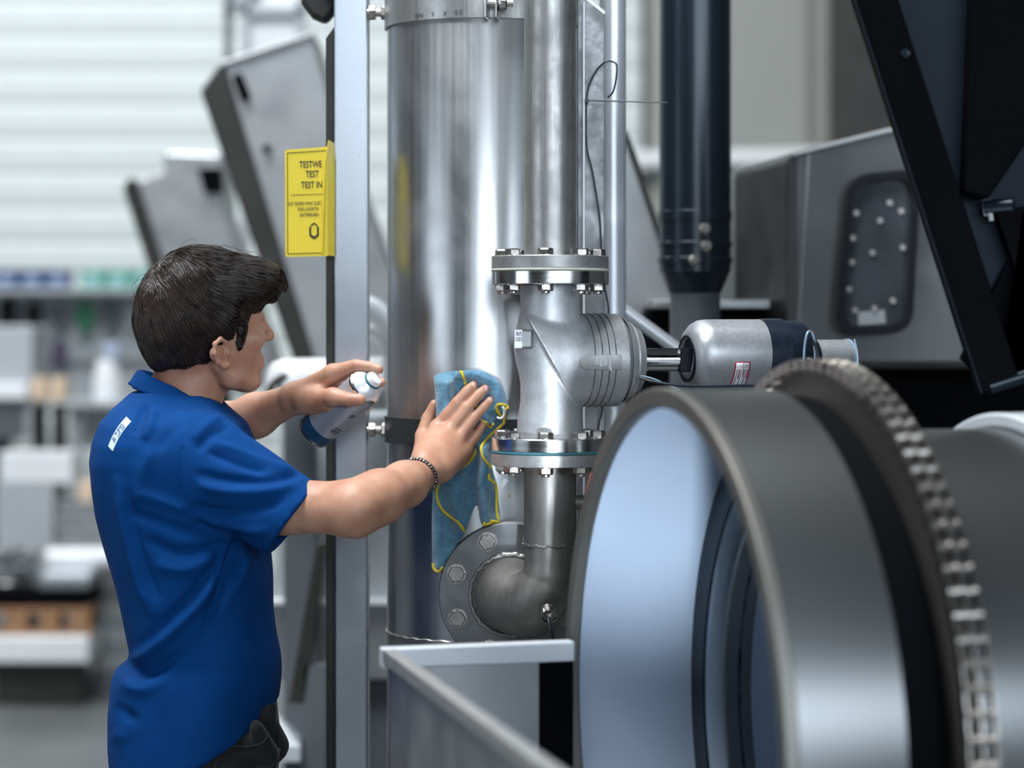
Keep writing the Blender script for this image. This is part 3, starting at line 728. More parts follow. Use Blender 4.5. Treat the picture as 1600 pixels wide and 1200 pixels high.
dl('ring_lip', [(0.355, 0.215), (0.362, 0.215), (0.362, 0.26), (0.355, 0.26)], M['drum'], bev=0.002)
dl('gap_shade_band', [(DR - 0.0144, 0.1505), (DR - 0.0130, 0.1505), (DR - 0.0130, 0.200), (DR - 0.0144, 0.200)], M['blackp'])  # added band, paints the shadow in the gap black
dl('groove_shell', [(0.40, 0.20), (0.425, 0.20), (0.425, 0.235), (0.40, 0.235)], M['blackp'])  # shadow of the gap put into the black colour
dl('sprocket_ring', [(0.40, 0.222), (0.492, 0.222), (0.492, 0.236), (0.40, 0.236)], M['rim'], bev=0.001)
dl('rear_shell', [(0.395, 0.236), (0.408, 0.236), (0.408, 1.62), (0.395, 1.62)], M['drum'])
dl('rear_lining', [(0.388, 0.246), (0.394, 0.246), (0.394, 1.62), (0.388, 1.62)], M['drum_in'])
dl('rear_band', [(0.409, 0.50), (0.43, 0.50), (0.43, 0.60), (0.409, 0.60)], M['bright'], bev=0.004)
for k in range(0):
    a = k * 2 * math.pi / 10 + 0.42
    pa = dpt(0.218, 0.445, a)
    inst('ring_bolt', BHB, pa, qz(-DA), dr)
for k in range(5):
    a = 1.05 - k * 0.33
    MB().box(dpt(0.190, 0.464, a), (0.045, 0.012, 0.02), Matrix.Rotation(-dt + math.pi / 2, 3, 'Z') @ Matrix.Rotation(a, 3, 'X')).build('clamp_block', M['blackp'], dr, bevel=0.002)
# roller chain wrapped round the sprocket: two rows of rollers, each with its plates
ch = thing('roller_chain', dpt(0.229, 0.5, math.pi / 2), 'oily double row roller chain wrapped round the drum sprocket', 'chain')
NL = 104; pit = 2 * math.pi / NL
m = MB(); m.lathe([(0, -0.017), (0.0062, -0.017), (0.0062, -0.001), (0.0048, -0.001), (0.0048, 0.001), (0.0062, 0.001), (0.0062, 0.017), (0, 0.017)], (0, 0, 0), (0, 0, 1), seg=12)
L = 0.5 * pit
for zc in (-0.0185, 0, 0.0185):
    m.add([], [])
    pts = [(0.0 + 0.0075 * math.cos(a), 0.0 + 0.0075 * math.sin(a)) for a in np.linspace(math.pi / 2, math.pi * 1.5, 6)] + [(L + 0.0075 * math.cos(a), 0.0075 * math.sin(a)) for a in np.linspace(-math.pi / 2, math.pi / 2, 6)]
    m.prism([(y, x, zc - 0.0012) for x, y in pts], (0, 0, 0.0024))
me = bpy.data.meshes.new('chain_link'); me.from_pydata(m.v, [], m.f); me.materials.append(M['bolt'])
for p_ in me.polygons: p_.use_smooth = False
for k in range(NL):
    a = k * pit
    rad = DH * math.cos(a) + Vector((0, 0, math.sin(a))); tan = -DH * math.sin(a) + Vector((0, 0, math.cos(a)))
    R_ = Matrix((rad, tan, rad.cross(tan))).transposed()
    inst('chain_link', me, dpt(0.229, 0.5005, a), R_.to_quaternion(), ch)
# cradle of the drum
ck = thing('drum_cradle', (DC.x + 0.9, DC.y + 0.2, 0), 'dark roller cradle carrying the big drum from below', 'cradle')
for tt in (0.45, 1.35):
    for sg_ in (-1, 1):
        c0 = DC + DA * tt + DH * sg_ * 0.28
        MB().lathe([(0, -0.04), (0.07, -0.04), (0.07, 0.04), (0, 0.04)], (c0.x, c0.y, DC.z - 0.408 * 0.73 - 0.095), DA, seg=32).build('roller', M['rubber'], ck, True, bevel=0.004)
        MB().box((c0.x, c0.y, (DC.z - 0.43) / 2), (0.08, 0.12, DC.z - 0.43), Matrix.Rotation(-dt + math.pi / 2, 3, 'Z')).build('stand', M['greyp'], ck, bevel=0.004)

# ------------------------------------------------------------------ hopper in front of the drum, folded rim
hp = thing('steel_hopper', (0.05, 3.3, 0), 'pale steel hopper with a folded rim in front of the elbow flange', 'hopper')
hc = P(592, 1010, 3.62)                       # far left corner of the rim
hz = hc.z
hr = Vector((X(877, 3.70), 3.70, hz)); hf = hc + (P(850, 1200, 2.64) - hc) * 1.25; hf.z = hz
u = (hr - hc); u.z = 0; u = u.normalized(); vv = (hf - hc); vv.z = 0; vv = vv.normalized()
wid = 0.30; dep = (hf - hc).length
inn = 0.030
def q3(a, b, z): return hc + u * a + vv * b + Vector((0, 0, z - hz))
def bar(name, a0, b0, a1, b1, z0, z1, mat, bev=0.003):
    return MB().prism([q3(a0, b0, z0), q3(a1, b0, z0), q3(a1, b1, z0), q3(a0, b1, z0)], (0, 0, z1 - z0)).build(name, mat, hp, bevel=bev)
bar('back_rim', 0, 0, wid, inn, hz - 0.030, hz, M['bright'])
bar('left_rim', 0, inn, 0.022, dep, hz - 0.022, hz, M['flange'])
bar('back_wall', 0.02, 0.014, wid - 0.055, 0.020, hz - 0.42, hz - 0.03, M['chute'], 0)
bar('left_wall', 0.012, inn, 0.016, dep, hz - 0.42, hz - 0.02, M['chute'], 0)
bar('bottom', 0.012, 0.014, wid - 0.055, dep, hz - 0.425, hz - 0.42, M['greyp'], 0)
bar('gap_shade_panel', wid - 0.055, 0.014, wid, 0.020, hz - 0.42, hz - 0.03, M['blackp'], 0)  # shaded gap towards the drum, put in as a black panel
for a, b in ((0.03, 0.03), (0.03, dep - 0.03), (wid - 0.03, 0.03)):
    MB().box(q3(a, b, (hz - 0.42) / 2), (0.04, 0.04, hz - 0.42)).build('leg', M['greyp'], hp, bevel=0.003)
cn = MB().lathe([(0, 0), (0.011, 0), (0.011, 0.018), (0.015, 0.018), (0.015, 0.050), (0.010, 0.052), (0.010, 0.075), (0, 0.076)], P(641, 1140, 3.9), (0, 0.0, 1), seg=24).build('hose_coupling', M['bolt'], None, True)
tag(cn, 'small metal hose coupling seen left of the hopper wall', 'coupling')
MB().tube([P(641, 1140, 3.9), (X(641, 3.9), 3.9, 0)], 0.008, 12).build('hose_tail', M['cable'], cn, True)
# ------------------------------------------------------------------ guard at the upper right, steel in shade painted near black
def pp(pts, Y): return [P(x, y, Y) for x, y in pts]
Yg = 3.75
gd = thing('machine_guard', P(1560, 600, Yg), 'tilted dark blue steel guard plate reaching in from the upper right', 'guard')
MB().prism(pp([(1385, -60), (1850, -60), (1850, 540), (1600, 592), (1545, 612)], Yg + 0.02), (0, 0.008, 0)).build('plate', M['bluep'], gd, bevel=0.002)
MB().prism(pp([(1317, -60), (1385, -60), (1592, 585), (1545, 614), (1534, 614)], Yg - 0.02), (0, 0.045, 0)).build('edge_bar', M['blackp'], gd, bevel=0.003)
MB().tube(pp([(1317, -60), (1534, 614)], Yg - 0.022), 0.0016, 8).build('folded_edge', M['colp'], gd, True)
MB().prism(pp([(1522, -60), (1850, -60), (1850, 120), (1620, 200), (1545, 310), (1508, 300)], Yg - 0.03), (0, 0.05, 0)).build('cross_rib', M['blackp'], gd, bevel=0.004)
MB().prism(pp([(1556, 330), (1600, 322), (1670, 560), (1600, 590), (1640, 575)], Yg - 0.015), (0, 0.03, 0)).build('side_rib', M['blackp'], gd, bevel=0.003)
MB().prism(pp([(1500, 560), (1578, 400), (1602, 470), (1625, 575), (1545, 606)], Yg + 0.005), (0, 0.014, 0)).build('gusset', M['blackp'], gd, bevel=0.003)
MB().lathe([(0, 0), (0.011, 0), (0.011, 0.045), (0.0085, 0.047), (0, 0.047)], P(1538, 324, Yg + 0.0), (0.92, -0.38, 0.07), seg=28).build('hinge_pin', M['colp'], gd, True)
MB().lathe([(0.0, 0), (0.013, 0), (0.013, 0.010), (0, 0.010)], P(1538, 325, Yg + 0.005), (0.92, -0.38, 0.07), seg=28).build('pin_collar', M['bright'], gd, True)
MB().tube(pp([(1547, 330), (1549, 345)], Yg - 0.005), 0.004, 8).build('weld_run', M['bright'], gd, True)
MB().tube(pp([(1546, 605), (1640, 575)], Yg - 0.01), 0.011, 20).build('foot_tube', M['colp'], gd, True)
MB().lathe([(0, 0), (0.007, 0), (0.007, 0.008), (0, 0.01)], P(1414, 84, Yg - 0.02), (0, -1, 0), seg=16).build('latch_button', M['colp'], gd, True)
MB().prism(pp([(1411, 62), (1417, 60), (1420, 82), (1410, 84)], Yg - 0.022), (0, 0.006, 0)).build('latch_tab', M['blackp'], gd)
MB().box((X(1900, Yg), Yg + 0.1, 1.2), (0.12, 0.12, 2.4)).build('support_post', M['blackp'], gd, bevel=0.004)
MB().prism(pp([(1840, 100), (1900, 100), (1900, 400), (1840, 400)], Yg + 0.03), (0, 0.05, 0)).build('support_arm', M['blackp'], gd)

# ------------------------------------------------------------------ machine housing with rounded window
Yh = 5.35
hs = thing('machine_housing', (X(1450, Yh), Yh, 0), 'dull grey steel machine housing with a rounded bolted window', 'machine')
zb = Z(578, Yh)
pf = [(X(1232, Yh), Yh), (X(1900, Yh), Yh), (X(1900, Yh), Yh + 1.2), (X(1150, Yh + 0.5), Yh + 1.2), (X(1148, Yh + 0.35), Yh + 0.35)]
tz = [Z(240, Yh), Z(75, Yh), Z(75, Yh), Z(262, Yh + 0.35), Z(262, Yh + 0.35)]
m = MB(); n = 5
m.v = [(x, y, zb) for x, y in pf] + [(x, y, z) for (x, y), z in zip(pf, tz)]
m.f = [tuple(range(n))[::-1], (5, 6, 9), (6, 7, 8), (6, 8, 9)] + [(i, (i + 1) % n, n + (i + 1) % n, n + i) for i in range(n)]
m.build('casing', M['housing'], hs, bevel=0.02, segs=3)
MB().prism([P(1236, 238, Yh - 0.012), P(1900, 73, Yh - 0.012), P(1900, 82, Yh - 0.012), P(1236, 246, Yh - 0.012)], (0, 0.03, 0)).build('top_edge', M['chute'], hs, bevel=0.003)
MB().prism(pp([(1262, 236), (1266, 235), (1246, 575), (1242, 575)], Yh - 0.004), (0, 0.01, 0)).build('panel_seam', M['flange_dark'], hs)
MB().prism([(X(1010, 5.5), 5.5, 0.0), (X(1900, 5.5), 5.5, 0.0), (X(1900, 5.5), 5.5, Z(480, 5.5)), (X(1010, 5.5), 5.5, Z(480, 5.5))], (0, 1.0, 0)).build('base', M['blackp'], hs, bevel=0.01)
MB().box((X(1110, 5.45), 5.55, Z(476, 5.45)), (0.26, 0.3, 0.02)).build('base_ledge', M['chute'], hs, bevel=0.004)
def rrect(pts, r, n=8):
    out = []; N = len(pts)
    for i in range(N):
        p0, p1_, p2_ = [Vector((*pts[(i + j) % N], 0)) for j in (-1, 0, 1)]
        a = (p0 - p1_).normalized(); b = (p2_ - p1_).normalized()
        s_, e_ = p1_ + a * r, p1_ + b * r
        for k in range(n + 1):
            t_ = k / n; q_ = s_ * (1 - t_) ** 2 + p1_ * 2 * t_ * (1 - t_) + e_ * t_ ** 2; out.append((q_.x, q_.y))
    return out
wpt = rrect([(1326, 274), (1440, 262), (1426, 520), (1304, 524)], 36)
cxw, cyw = 1371, 396
inner = [(cxw + (x - cxw) * 0.80, cyw + (y - cyw) * 0.90) for x, y in wpt]
m = MB(); N_ = len(wpt)
for pts, y in ((wpt, Yh - 0.03), (inner, Yh - 0.03), (inner, Yh - 0.002), (wpt, Yh - 0.002)): m.v += [tuple(P(a, b, y)) for a, b in pts]
m.f = [(l * N_ + i, l * N_ + (i + 1) % N_, ((l + 1) % 4) * N_ + (i + 1) % N_, ((l + 1) % 4) * N_ + i) for l in range(4) for i in range(N_)]
wf = m.build('window_seal', M['rubber'], hs, True)
MB().prism(pp(inner, Yh - 0.008), (0, 0.005, 0)).build('window_pane', M['glassd'], hs)
for k, (x, y) in enumerate([(1338, 333), (1390, 317), (1408, 330), (1333, 372), (1363, 395), (1411, 387), (1331, 410), (1327, 452), (1336, 485), (1366, 482), (1395, 470), (1375, 345)]):
    inst('window_bolt', BH, P(x, y, Yh - 0.009), qz((0, -1, 0), k), hs, (0.45, 0.45, 0.4))
MB().prism(pp([(1340, 488), (1382, 484), (1384, 505), (1342, 508)], Yh - 0.0088), (0, 0.003, 0)).build('plate_behind_glass', M['cabinet'], hs)

# ------------------------------------------------------------------ dark blue round column
Yc = 5.1
co = thing('round_column', (X(1086, Yc), Yc, 0), 'thick dark blue round column between valve and housing', 'column')
cr = 56 / F * Yc; cxx = X(1086, Yc)
MB().lathe([(cr, Z(425, Yc)), (cr, 3.4)], (cxx, Yc, 0), seg=64).build('column_pipe', M['colp'], co, True)
for a, b, r_ in ((330, 345, 1.03), (378, 386, 1.04), (402, 412, 1.04)):
    MB().lathe([(cr, Z(b, Yc)), (cr * r_, Z(b, Yc)), (cr * r_, Z(a, Yc)), (cr, Z(a, Yc))], (cxx, Yc, 0), seg=64, closed=True).build('collar', M['colp'], co, True, bevel=0.002)
MB().lathe([(cr * 0.72, Z(458, Yc)), (cr * 0.98, Z(424, Yc)), (cr, Z(412, Yc))], (cxx, Yc, 0), seg=64).build('reducer', M['colp'], co, True)
MB().lathe([(cr * 0.70, 0.0), (cr * 0.70, Z(457, Yc))], (cxx, Yc, 0), seg=48).build('stub_pipe', M['greyp'], co, True)
MB().lathe([(0, 0), (0.16, 0), (0.16, 0.015), (0, 0.015)], (cxx, Yc, 0), seg=48).build('foot', M['greyp'], co, True)
for x, y in ((1103, 384), (1101, 357), (1084, 406)):
    inst('bolt', BN, P(x, y, Yc - cr * 1.0), qz((0.2, -1, 0), x), co, (0.8, 0.8, 1.0))

# ------------------------------------------------------------------ slanted hood and strut between
hd = thing('sloped_hood', (X(1010, 5.7), 5.7, 0), 'pale steel hood with a slanting side behind the bright tube', 'hood')
MB().prism(pp([(900, 150), (975, 205), (988, 245), (1003, 290), (1066, 478), (1066, 490), (900, 520)], 5.7), (0, 0.25, 0)).build('hood_shell', M['chute'], hd, bevel=0.006)
MB().prism(pp([(975, 205), (988, 245), (1003, 290), (1066, 478), (1070, 470), (1010, 290), (994, 240), (980, 204)], 5.69), (0, 0.27, 0)).build('hood_edge', M['edge'], hd)
MB().box((X(965, 5.8), 5.83, 0.82), (0.3, 0.2, 1.64)).build('hood_stand', M['blackp'], hd, bevel=0.006)
st = tag(MB().tube([P(930, 452, 4.95), P(1085, 565, 4.95)], 0.0125, 20).build('strut_rod', M['bright'], None, True), 'bright slanting rod running down behind the valve stem', 'rod')
MB().box(P(1085, 565, 4.95) + Vector((0, 0, -0.4)), (0.03, 0.03, 0.85)).build('rod_stand', M['greyp'], st)
tag(MB().tube([(X(980, 13.9), 13.9, Z(252, 13.9)), (X(1290, 13.9), 13.9, Z(246, 13.9))], 0.055, 20).build('white_duct', M['white'], None, True), 'pale horizontal duct far behind the dark column', 'duct')

# ------------------------------------------------------------------ tilted chutes behind the worker
def chute(name, Y, face, edge, top, label, extra=()):
    t = thing(name, (P(face[-1][0], 0, Y).x, Y, 0), label, 'conveyor')
    MB().prism(pp(face, Y), (0, 0.35, 0)).build('chute_side', M['chute'], t, bevel=0.01)
    MB().prism(pp(edge, Y - 0.03), (0, 0.4, 0)).build('chute_edge', M['edge'], t, bevel=0.01)
    if top: MB().prism(pp(top, Y - 0.02), (0, 0.38, 0)).build('chute_lip', M['chute'], t, bevel=0.004)
    for nm, pts, mt in extra: MB().prism(pp(pts, Y - 0.035), (0, 0.04, 0)).build(nm, mt, t, bevel=0.004)
    lx = face[-1][0]
    MB().box((X(lx, Y) + 0.05, Y + 0.2, Z(face[-1][1], Y) / 2 + 0.01), (0.08, 0.08, Z(face[-1][1], Y))).build('support_leg', M['edge'], t)
    return t
chute('tilted_chute', 7.15, [(347, 97), (488, 51), (520, 170), (690, 640), (500, 660)], [(313, 143), (345, 99), (352, 108), (520, 655), (478, 620)], [(312, 140), (345, 96), (488, 50), (488, 56), (348, 104), (320, 146)],
      'large tilted grey steel chute with dark edge behind the post', [('slot', rrect([(361, 118), (376, 112), (392, 152), (378, 160)], 7, 4), M['blackp']), ('bolt', rrect([(410, 225), (422, 225), (422, 237), (410, 237)], 4, 3), M['edge'])])
chute('tilted_chute', 8.6, [(212, 283), (255, 266), (258, 237), (345, 240), (352, 330), (440, 600), (310, 620)], [(191, 292), (204, 275), (214, 284), (325, 625), (296, 620)], None,
      'smaller tilted chute further back, above the head of the worker', [('motor_box', [(308, 262), (345, 262), (348, 300), (320, 302)], M['blackp'])])
fr = thing('window_rack', (X(420, 9.5), 9.5, 0), 'tall pale frame rack rising behind the large tilted chute', 'rack')
for x in (357, 384, 470):
    MB().box((X(x, 9.5), 9.5, 1.7), (0.03, 0.04, 3.4)).build('upright', M['greyp'] if x == 357 else M['cabinet'], fr)
MB().box((X(413, 9.5), 9.5, Z(18, 9.5)), (0.32, 0.04, 0.03)).build('rail', M['cabinet'], fr)
MB().tube([P(357, 22, 9.5), P(405, -20, 9.5)], 0.02, 10).build('brace', M['greyp'], fr)
MB().box((X(435, 9.5), 9.53, Z(40, 9.5)), (0.24, 0.01, 0.28)).build('acrylic_panel', M['white'], fr)

# ------------------------------------------------------------------ cabinet, white vessel and frames seen between worker and tank
cb_ = thing('steel_cabinet', (X(520, 6.3), 6.3, 0), 'light grey sheet steel cabinet standing behind the post', 'cabinet')
MB().prism([(X(424, 6.3), 6.3, Z(1062, 6.3)), (X(660, 6.3), 6.3, Z(1062, 6.3)), (X(660, 6.3), 6.3, Z(648, 6.3)), (X(438, 6.3), 6.3, Z(648, 6.3))], (0, 0.7, 0)).build('body', M['cabinet'], cb_, bevel=0.006)
MB().box((X(542, 6.25), 6.28, Z(938, 6.3)), (0.40, 0.06, 0.012)).build('ledge', M['white'], cb_, bevel=0.002)
MB().prism(pp([(424, 946), (660, 946), (660, 1060), (424, 1060)], 6.29), (0, 0.01, 0)).build('lower_panel', M['chute'], cb_)
MB().prism([(X(470, 6.35), 6.35, 0.0), (X(660, 6.35), 6.35, 0.0), (X(660, 6.35), 6.35, Z(1064, 6.35)), (X(470, 6.35), 6.35, Z(1064, 6.35))], (0, 0.5, 0)).build('plinth', M['greyp'], cb_, bevel=0.004)
lg = tag(MB().prism(pp([(494, 848), (510, 848), (478, 1100), (450, 1100)], 5.9), (0, 0.05, 0)).build('diagonal_brace', M['edge'], None, bevel=0.004), 'dark slanting brace in front of the grey cabinet', 'brace')
MB().prism([P(476, 1040, 5.9), P(510, 1040, 5.9), (X(510, 5.9), 5.9, 0), (X(476, 5.9), 5.9, 0)], (0, 0.06, 0)).build('brace_post', M['greyp'], lg)
bs = thing('floor_frame', (X(450, 6.0), 5.8, 0), 'low pale frame on the floor beside the jeans pocket', 'frame')
MB().prism([P(418, 1165, 5.8), P(470, 1165, 5.8), P(470, 1150, 6.2), P(415, 1095, 6.2)], (0, 0, -0.04)).build('top_plate', M['bright'], bs, bevel=0.003)
MB().box((X(446, 5.85), 5.85, 0.25), (0.09, 0.06, 0.5)).build('stand', M['greyp'], bs)
ve = thing('white_vessel', (X(470, 6.6), 6.6, 0), 'white horizontal vessel behind the spray can', 'vessel')
MB().lathe([(0, 0), (0.045, 0.002), (0.062, 0.012), (0.068, 0.03), (0.068, 0.5), (0.0, 0.5)], P(428, 604, 6.0), (0.8, 0.6, 0), seg=48).build('vessel_shell', M['white'], ve, True, angle=60)
MB().tube([P(415 + 34 - 34 * math.cos(a), 640 - 52 * math.sin(a), 5.97) for a in np.linspace(-0.3, 1.6, 14)], 0.009, 12).build('end_hoop', M['edge'], ve, True)
MB().box((X(470, 6.2), 6.2, Z(640, 6.2) / 2), (0.08, 0.08, Z(640, 6.2))).build('stand', M['greyp'], ve)
ar = thing('curved_pipe', P(592, 520, 6.1), 'bent pale pipe seen between the post and the tank', 'pipe')
MB().tube(spline([P(572, 470, 6.1), P(590, 478, 6.1), P(612, 500, 6.1), P(628, 540, 6.1)], 5), 0.014, 16).build('bend', M['bright'], ar, True)
MB().tube(spline([P(572, 512, 6.1), P(590, 522, 6.1), P(606, 548, 6.1), P(610, 640, 6.1)], 5), 0.016, 16).build('bend', M['chute'], ar, True)

# ------------------------------------------------------------------ far left: shelf, tools, benches, stacks
Ys_ = 12.6
sh = thing('wall_rack', (X(110, Ys_), Ys_ + 0.1, 0), 'long light grey perforated rack under the bin shelf', 'rack')
MB().box((X(60, Ys_), Ys_ + 0.15, Z(540, Ys_)), (1.9, 0.03, 0.55)).build('back_panel', M['cabinet'], sh, bevel=0.003)
MB().box((X(60, Ys_), Ys_ + 0.0, Z(453, Ys_)), (1.9, 0.3, 0.02)).build('shelf_board', M['cabinet'], sh, bevel=0.003)
MB().box((X(60, Ys_), Ys_ + 0.1, Z(560, Ys_)), (1.9, 0.06, 0.02)).build('hook_rail', M['cabinet'], sh, bevel=0.003)
for x in (-1.9 / 2 + 0.03, 1.9 / 2 - 0.03): MB().box((X(60, Ys_) + x, Ys_ + 0.13, 0.9), (0.04, 0.04, 1.8)).build('upright', M['cabinet'], sh)
def bin_(px0, px1, mat, lab, Y=Ys_ - 0.05, y0=421, y1=449):
    t = thing('storage_bin', P((px0 + px1) / 2, y1 + 3, Y), lab, 'bin', 'bins on the rack shelf')
    w_ = (px1 - px0) / F * Y * 0.9; h_ = (y1 - y0) / F * Y
    c_ = P((px0 + px1) / 2, (y0 + y1) / 2, Y)
    for dx in (-w_ / 2, w_ / 2): MB().box(c_ + Vector((dx, 0.07, 0)), (0.006, 0.15, h_)).build('side', mat, t)
    MB().box(c_ + Vector((0, 0.0, -h_ * 0.15)), (w_, 0.006, h_ * 0.7)).build('front', mat, t)
    MB().box(c_ + Vector((0, 0.145, 0)), (w_, 0.006, h_)).build('rear', mat, t)
    MB().box(c_ + Vector((0, 0.07, -h_ / 2)), (w_, 0.15, 0.006)).build('floor_panel', mat, t)
    MB().box(c_ + Vector((0, -0.004, -h_ * 0.1)), (w_ * 0.6, 0.003, h_ * 0.3)).build('card', M['binpale'], t)
    return t
for k, x in enumerate((-10, 30, 70)):
    bin_(x, x + 38, M['binblue'], ('dark blue bin at the frame edge of the shelf', 'second dark blue bin on the shelf', 'last dark blue bin, next to the green ones')[k])
for k, x in enumerate((125, 165, 205)):
    bin_(x, x + 36, M['bingreen'], ('green bin beside the dark blue bins', 'middle green bin on the shelf', 'green bin nearest the hair of the worker')[k])
tools = [(12, 492, 15, M['blackp'], 'black bundle hanging at the far end of the rack'), (53, 492, 12, M['blackp'], 'dark coil hanging under the blue bins'), (92, 494, 11, M['greyp'], 'grey coil hanging on the rack'), (133, 494, 14, M['greenp'], 'green coil hanging under the green bins'), (173, 493, 13, M['greyp'], 'grey coil right of the green coil'), (208, 494, 10, M['cabinet'], 'pale coil nearest the worker'), (62, 552, 11, M['purple'], 'purple coil of the lower row'), (93, 552, 11, M['purple'], 'faded purple coil beside the purple one')]
for x, y, r_, mt, lb_ in tools:
    t = thing('hanging_coil', P(x, y, Ys_ + 0.05), lb_, 'coil', 'coils hanging on the rack')
    rm = r_ / F * Ys_
    for j in range(3):
        MB().tube([P(x, y, Ys_ + 0.03 + 0.025 * j) + Vector((rm * 0.62 * math.cos(a), 0, rm * 1.5 * math.sin(a))) for a in np.linspace(0, 2 * math.pi, 21)], rm * 0.42, 8, False).build('loop', mt, t, True)
    MB().tube([P(x, y, Ys_ + 0.13) + Vector((0, 0, rm * 1.7)), P(x, y, Ys_ + 0.0) + Vector((0, 0, rm * 1.7))], 0.008, 8).build('hook', M['greyp'], t)
Yw = 11.2
t = thing('white_machine', (X(10, Yw), Yw, 0), 'white box machine on a dark base at the left frame edge', 'machine')
MB().box((X(-5, Yw), Yw + 0.2, Z(562, Yw)), (0.33, 0.4, 0.31)).build('housing', M['cabinet'], t, bevel=0.01)
MB().box((X(-8, Yw), Yw + 0.18, Z(612, Yw)), (0.32, 0.46, 0.075)).build('front_lip', M['white'], t, bevel=0.01)
MB().box((X(-12, Yw), Yw + 0.2, Z(655, Yw) ), (0.28, 0.4, 0.18)).build('drawer_unit', M['greyp'], t, bevel=0.008)
MB().box((X(42, Yw), Yw + 0.2, Z(655, Yw)), (0.04, 0.35, 0.18)).build('side_panel', M['cabinet'], t)
MB().box((X(-14, Yw), Yw + 0.25, 0.55), (0.06, 0.2, 1.1)).build('stand', M['greyp'], t)
for k, x in enumerate((62, 93)):
    t = thing('post_stool', (X(x, 11.0), 11.0, 0), ('black post with a beech top beside the white machine', 'black post with a beech top, nearer the worker')[k], 'stand', 'black posts with beech tops')
    MB().lathe([(0.028, 0.01), (0.030, Z(632, 11.0))], (X(x, 11.0), 11.0, 0), seg=24).build('column', M['blackp'], t, True)
    MB().lathe([(0, 0), (0.042, 0), (0.042, 0.012), (0.03, 0.03)], (X(x, 11.0), 11.0, 0), seg=24).build('foot', M['blackp'], t, True)
    MB().lathe([(0, 0), (0.038, 0.0), (0.042, 0.02), (0.036, 0.10), (0, 0.105)], (X(x, 11.0), 11.0, Z(625, 11.0)), seg=24).build('top', M['beige'], t, True, angle=60)
Yb = 11.8
t = thing('work_bench', (X(170, Yb), Yb, 0), 'pale workbench in front of the rack behind the shoulder', 'bench')
MB().box((X(190, Yb), Yb + 0.25, Z(632, Yb)), (0.52, 0.55, 0.03)).build('worktop', M['cabinet'], t, bevel=0.004)
for x in (112, 268): MB().box((X(x, Yb), Yb + 0.1, Z(638, Yb) / 2), (0.05, 0.05, Z(638, Yb))).build('leg', M['cabinet'], t)
MB().box((X(190, Yb), Yb + 0.35, Z(670, Yb)), (0.46, 0.3, 0.2)).build('drawer_box', M['chute'], t, bevel=0.005)
t = thing('bench_machine', P(168, 625, Yb), 'white upright machine with blue top on the bench', 'machine')
MB().lathe([(0, 0), (0.07, 0), (0.068, 0.12), (0.045, 0.20), (0, 0.205)], P(167, 626, Yb + 0.1), (0, 0, 1), seg=28).build('body', M['white'], t, True, angle=50)
MB().box(P(175, 548, Yb + 0.1), (0.07, 0.09, 0.07)).build('head', M['binpale'], t, bevel=0.01)
MB().box(P(146, 590, Yb + 0.1), (0.02, 0.05, 0.20)).build('column', M['greyp'], t, bevel=0.004)
Yk = 10.6
def flat(name, px0, px1, py0, py1, Y, depth, mat, lab, cat, group=None, parent=None, bev=0.005):
    o = MB().box((X((px0 + px1) / 2, Y), Y + depth / 2, (Z(py0, Y) + Z(py1, Y)) / 2), (abs(X(px1, Y) - X(px0, Y)), depth, abs(Z(py0, Y) - Z(py1, Y)))).build(name, mat, parent, bevel=bev)
    if parent is None: tag(o, lab, cat, group)
    return o
# white crates
Yq = 10.76
flat('white_crate', 0, 112, 706, 755, Yq, 0.18, M['white'], 'upper white crate behind the sheet stacks', 'crate')
flat('white_crate', -6, 84, 756, 1068, Yq, 0.18, M['cabinet'], 'lower white crate standing on the floor behind the stacks', 'crate')
flat('cardboard_box', 122, 148, 752, 784, Yk + 0.1, 0.14, M['beige'], 'small beige box on top of the steel sheets', 'box')
ORD = 'first second third fourth fifth sixth seventh eighth ninth tenth eleventh twelfth thirteenth fourteenth fifteenth sixteenth seventeenth eighteenth nineteenth twentieth twenty-first twenty-second twenty-third'.split()
# stack of steel sheets on the right: every sheet its own thing
yy = 784; k = 0
for h_ in (10, 6, 9, 11, 7, 10, 8, 9):
    flat('steel_sheet', 86 + (k * 5) % 7, 196 + (k * 3) % 9, yy, yy + h_, Yk, 0.5, M['sheet'] if k % 2 == 0 else M['chute'], f'flat grey steel bar, {ORD[k]} from the top of the stack behind the worker', 'sheet', 'flat bars stacked behind the worker', bev=0.002); yy += h_ + 0.6; k += 1
yy0 = yy
for h_ in (9, 12, 8, 16, 14, 9, 18, 10, 14, 12, 16, 14, 9, 20):
    if yy > 1040: break
    flat('steel_sheet', 142 + (k * 5) % 6, 205 + (k * 3) % 9, yy, yy + h_, Yk, 0.5, M['sheet'] if k % 3 else M['chute'], f'flat grey steel bar, {ORD[k]} from the top of the stack behind the worker', 'sheet', 'flat bars stacked behind the worker', bev=0.002); yy += h_ + 0.6; k += 1
last_y = yy
flat('floor_block', 140, 210, yy, HOR + 1.65 / Yk * F, Yk, 0.5, M['greyp'], 'dark wooden block under the stack of flat bars', 'block')
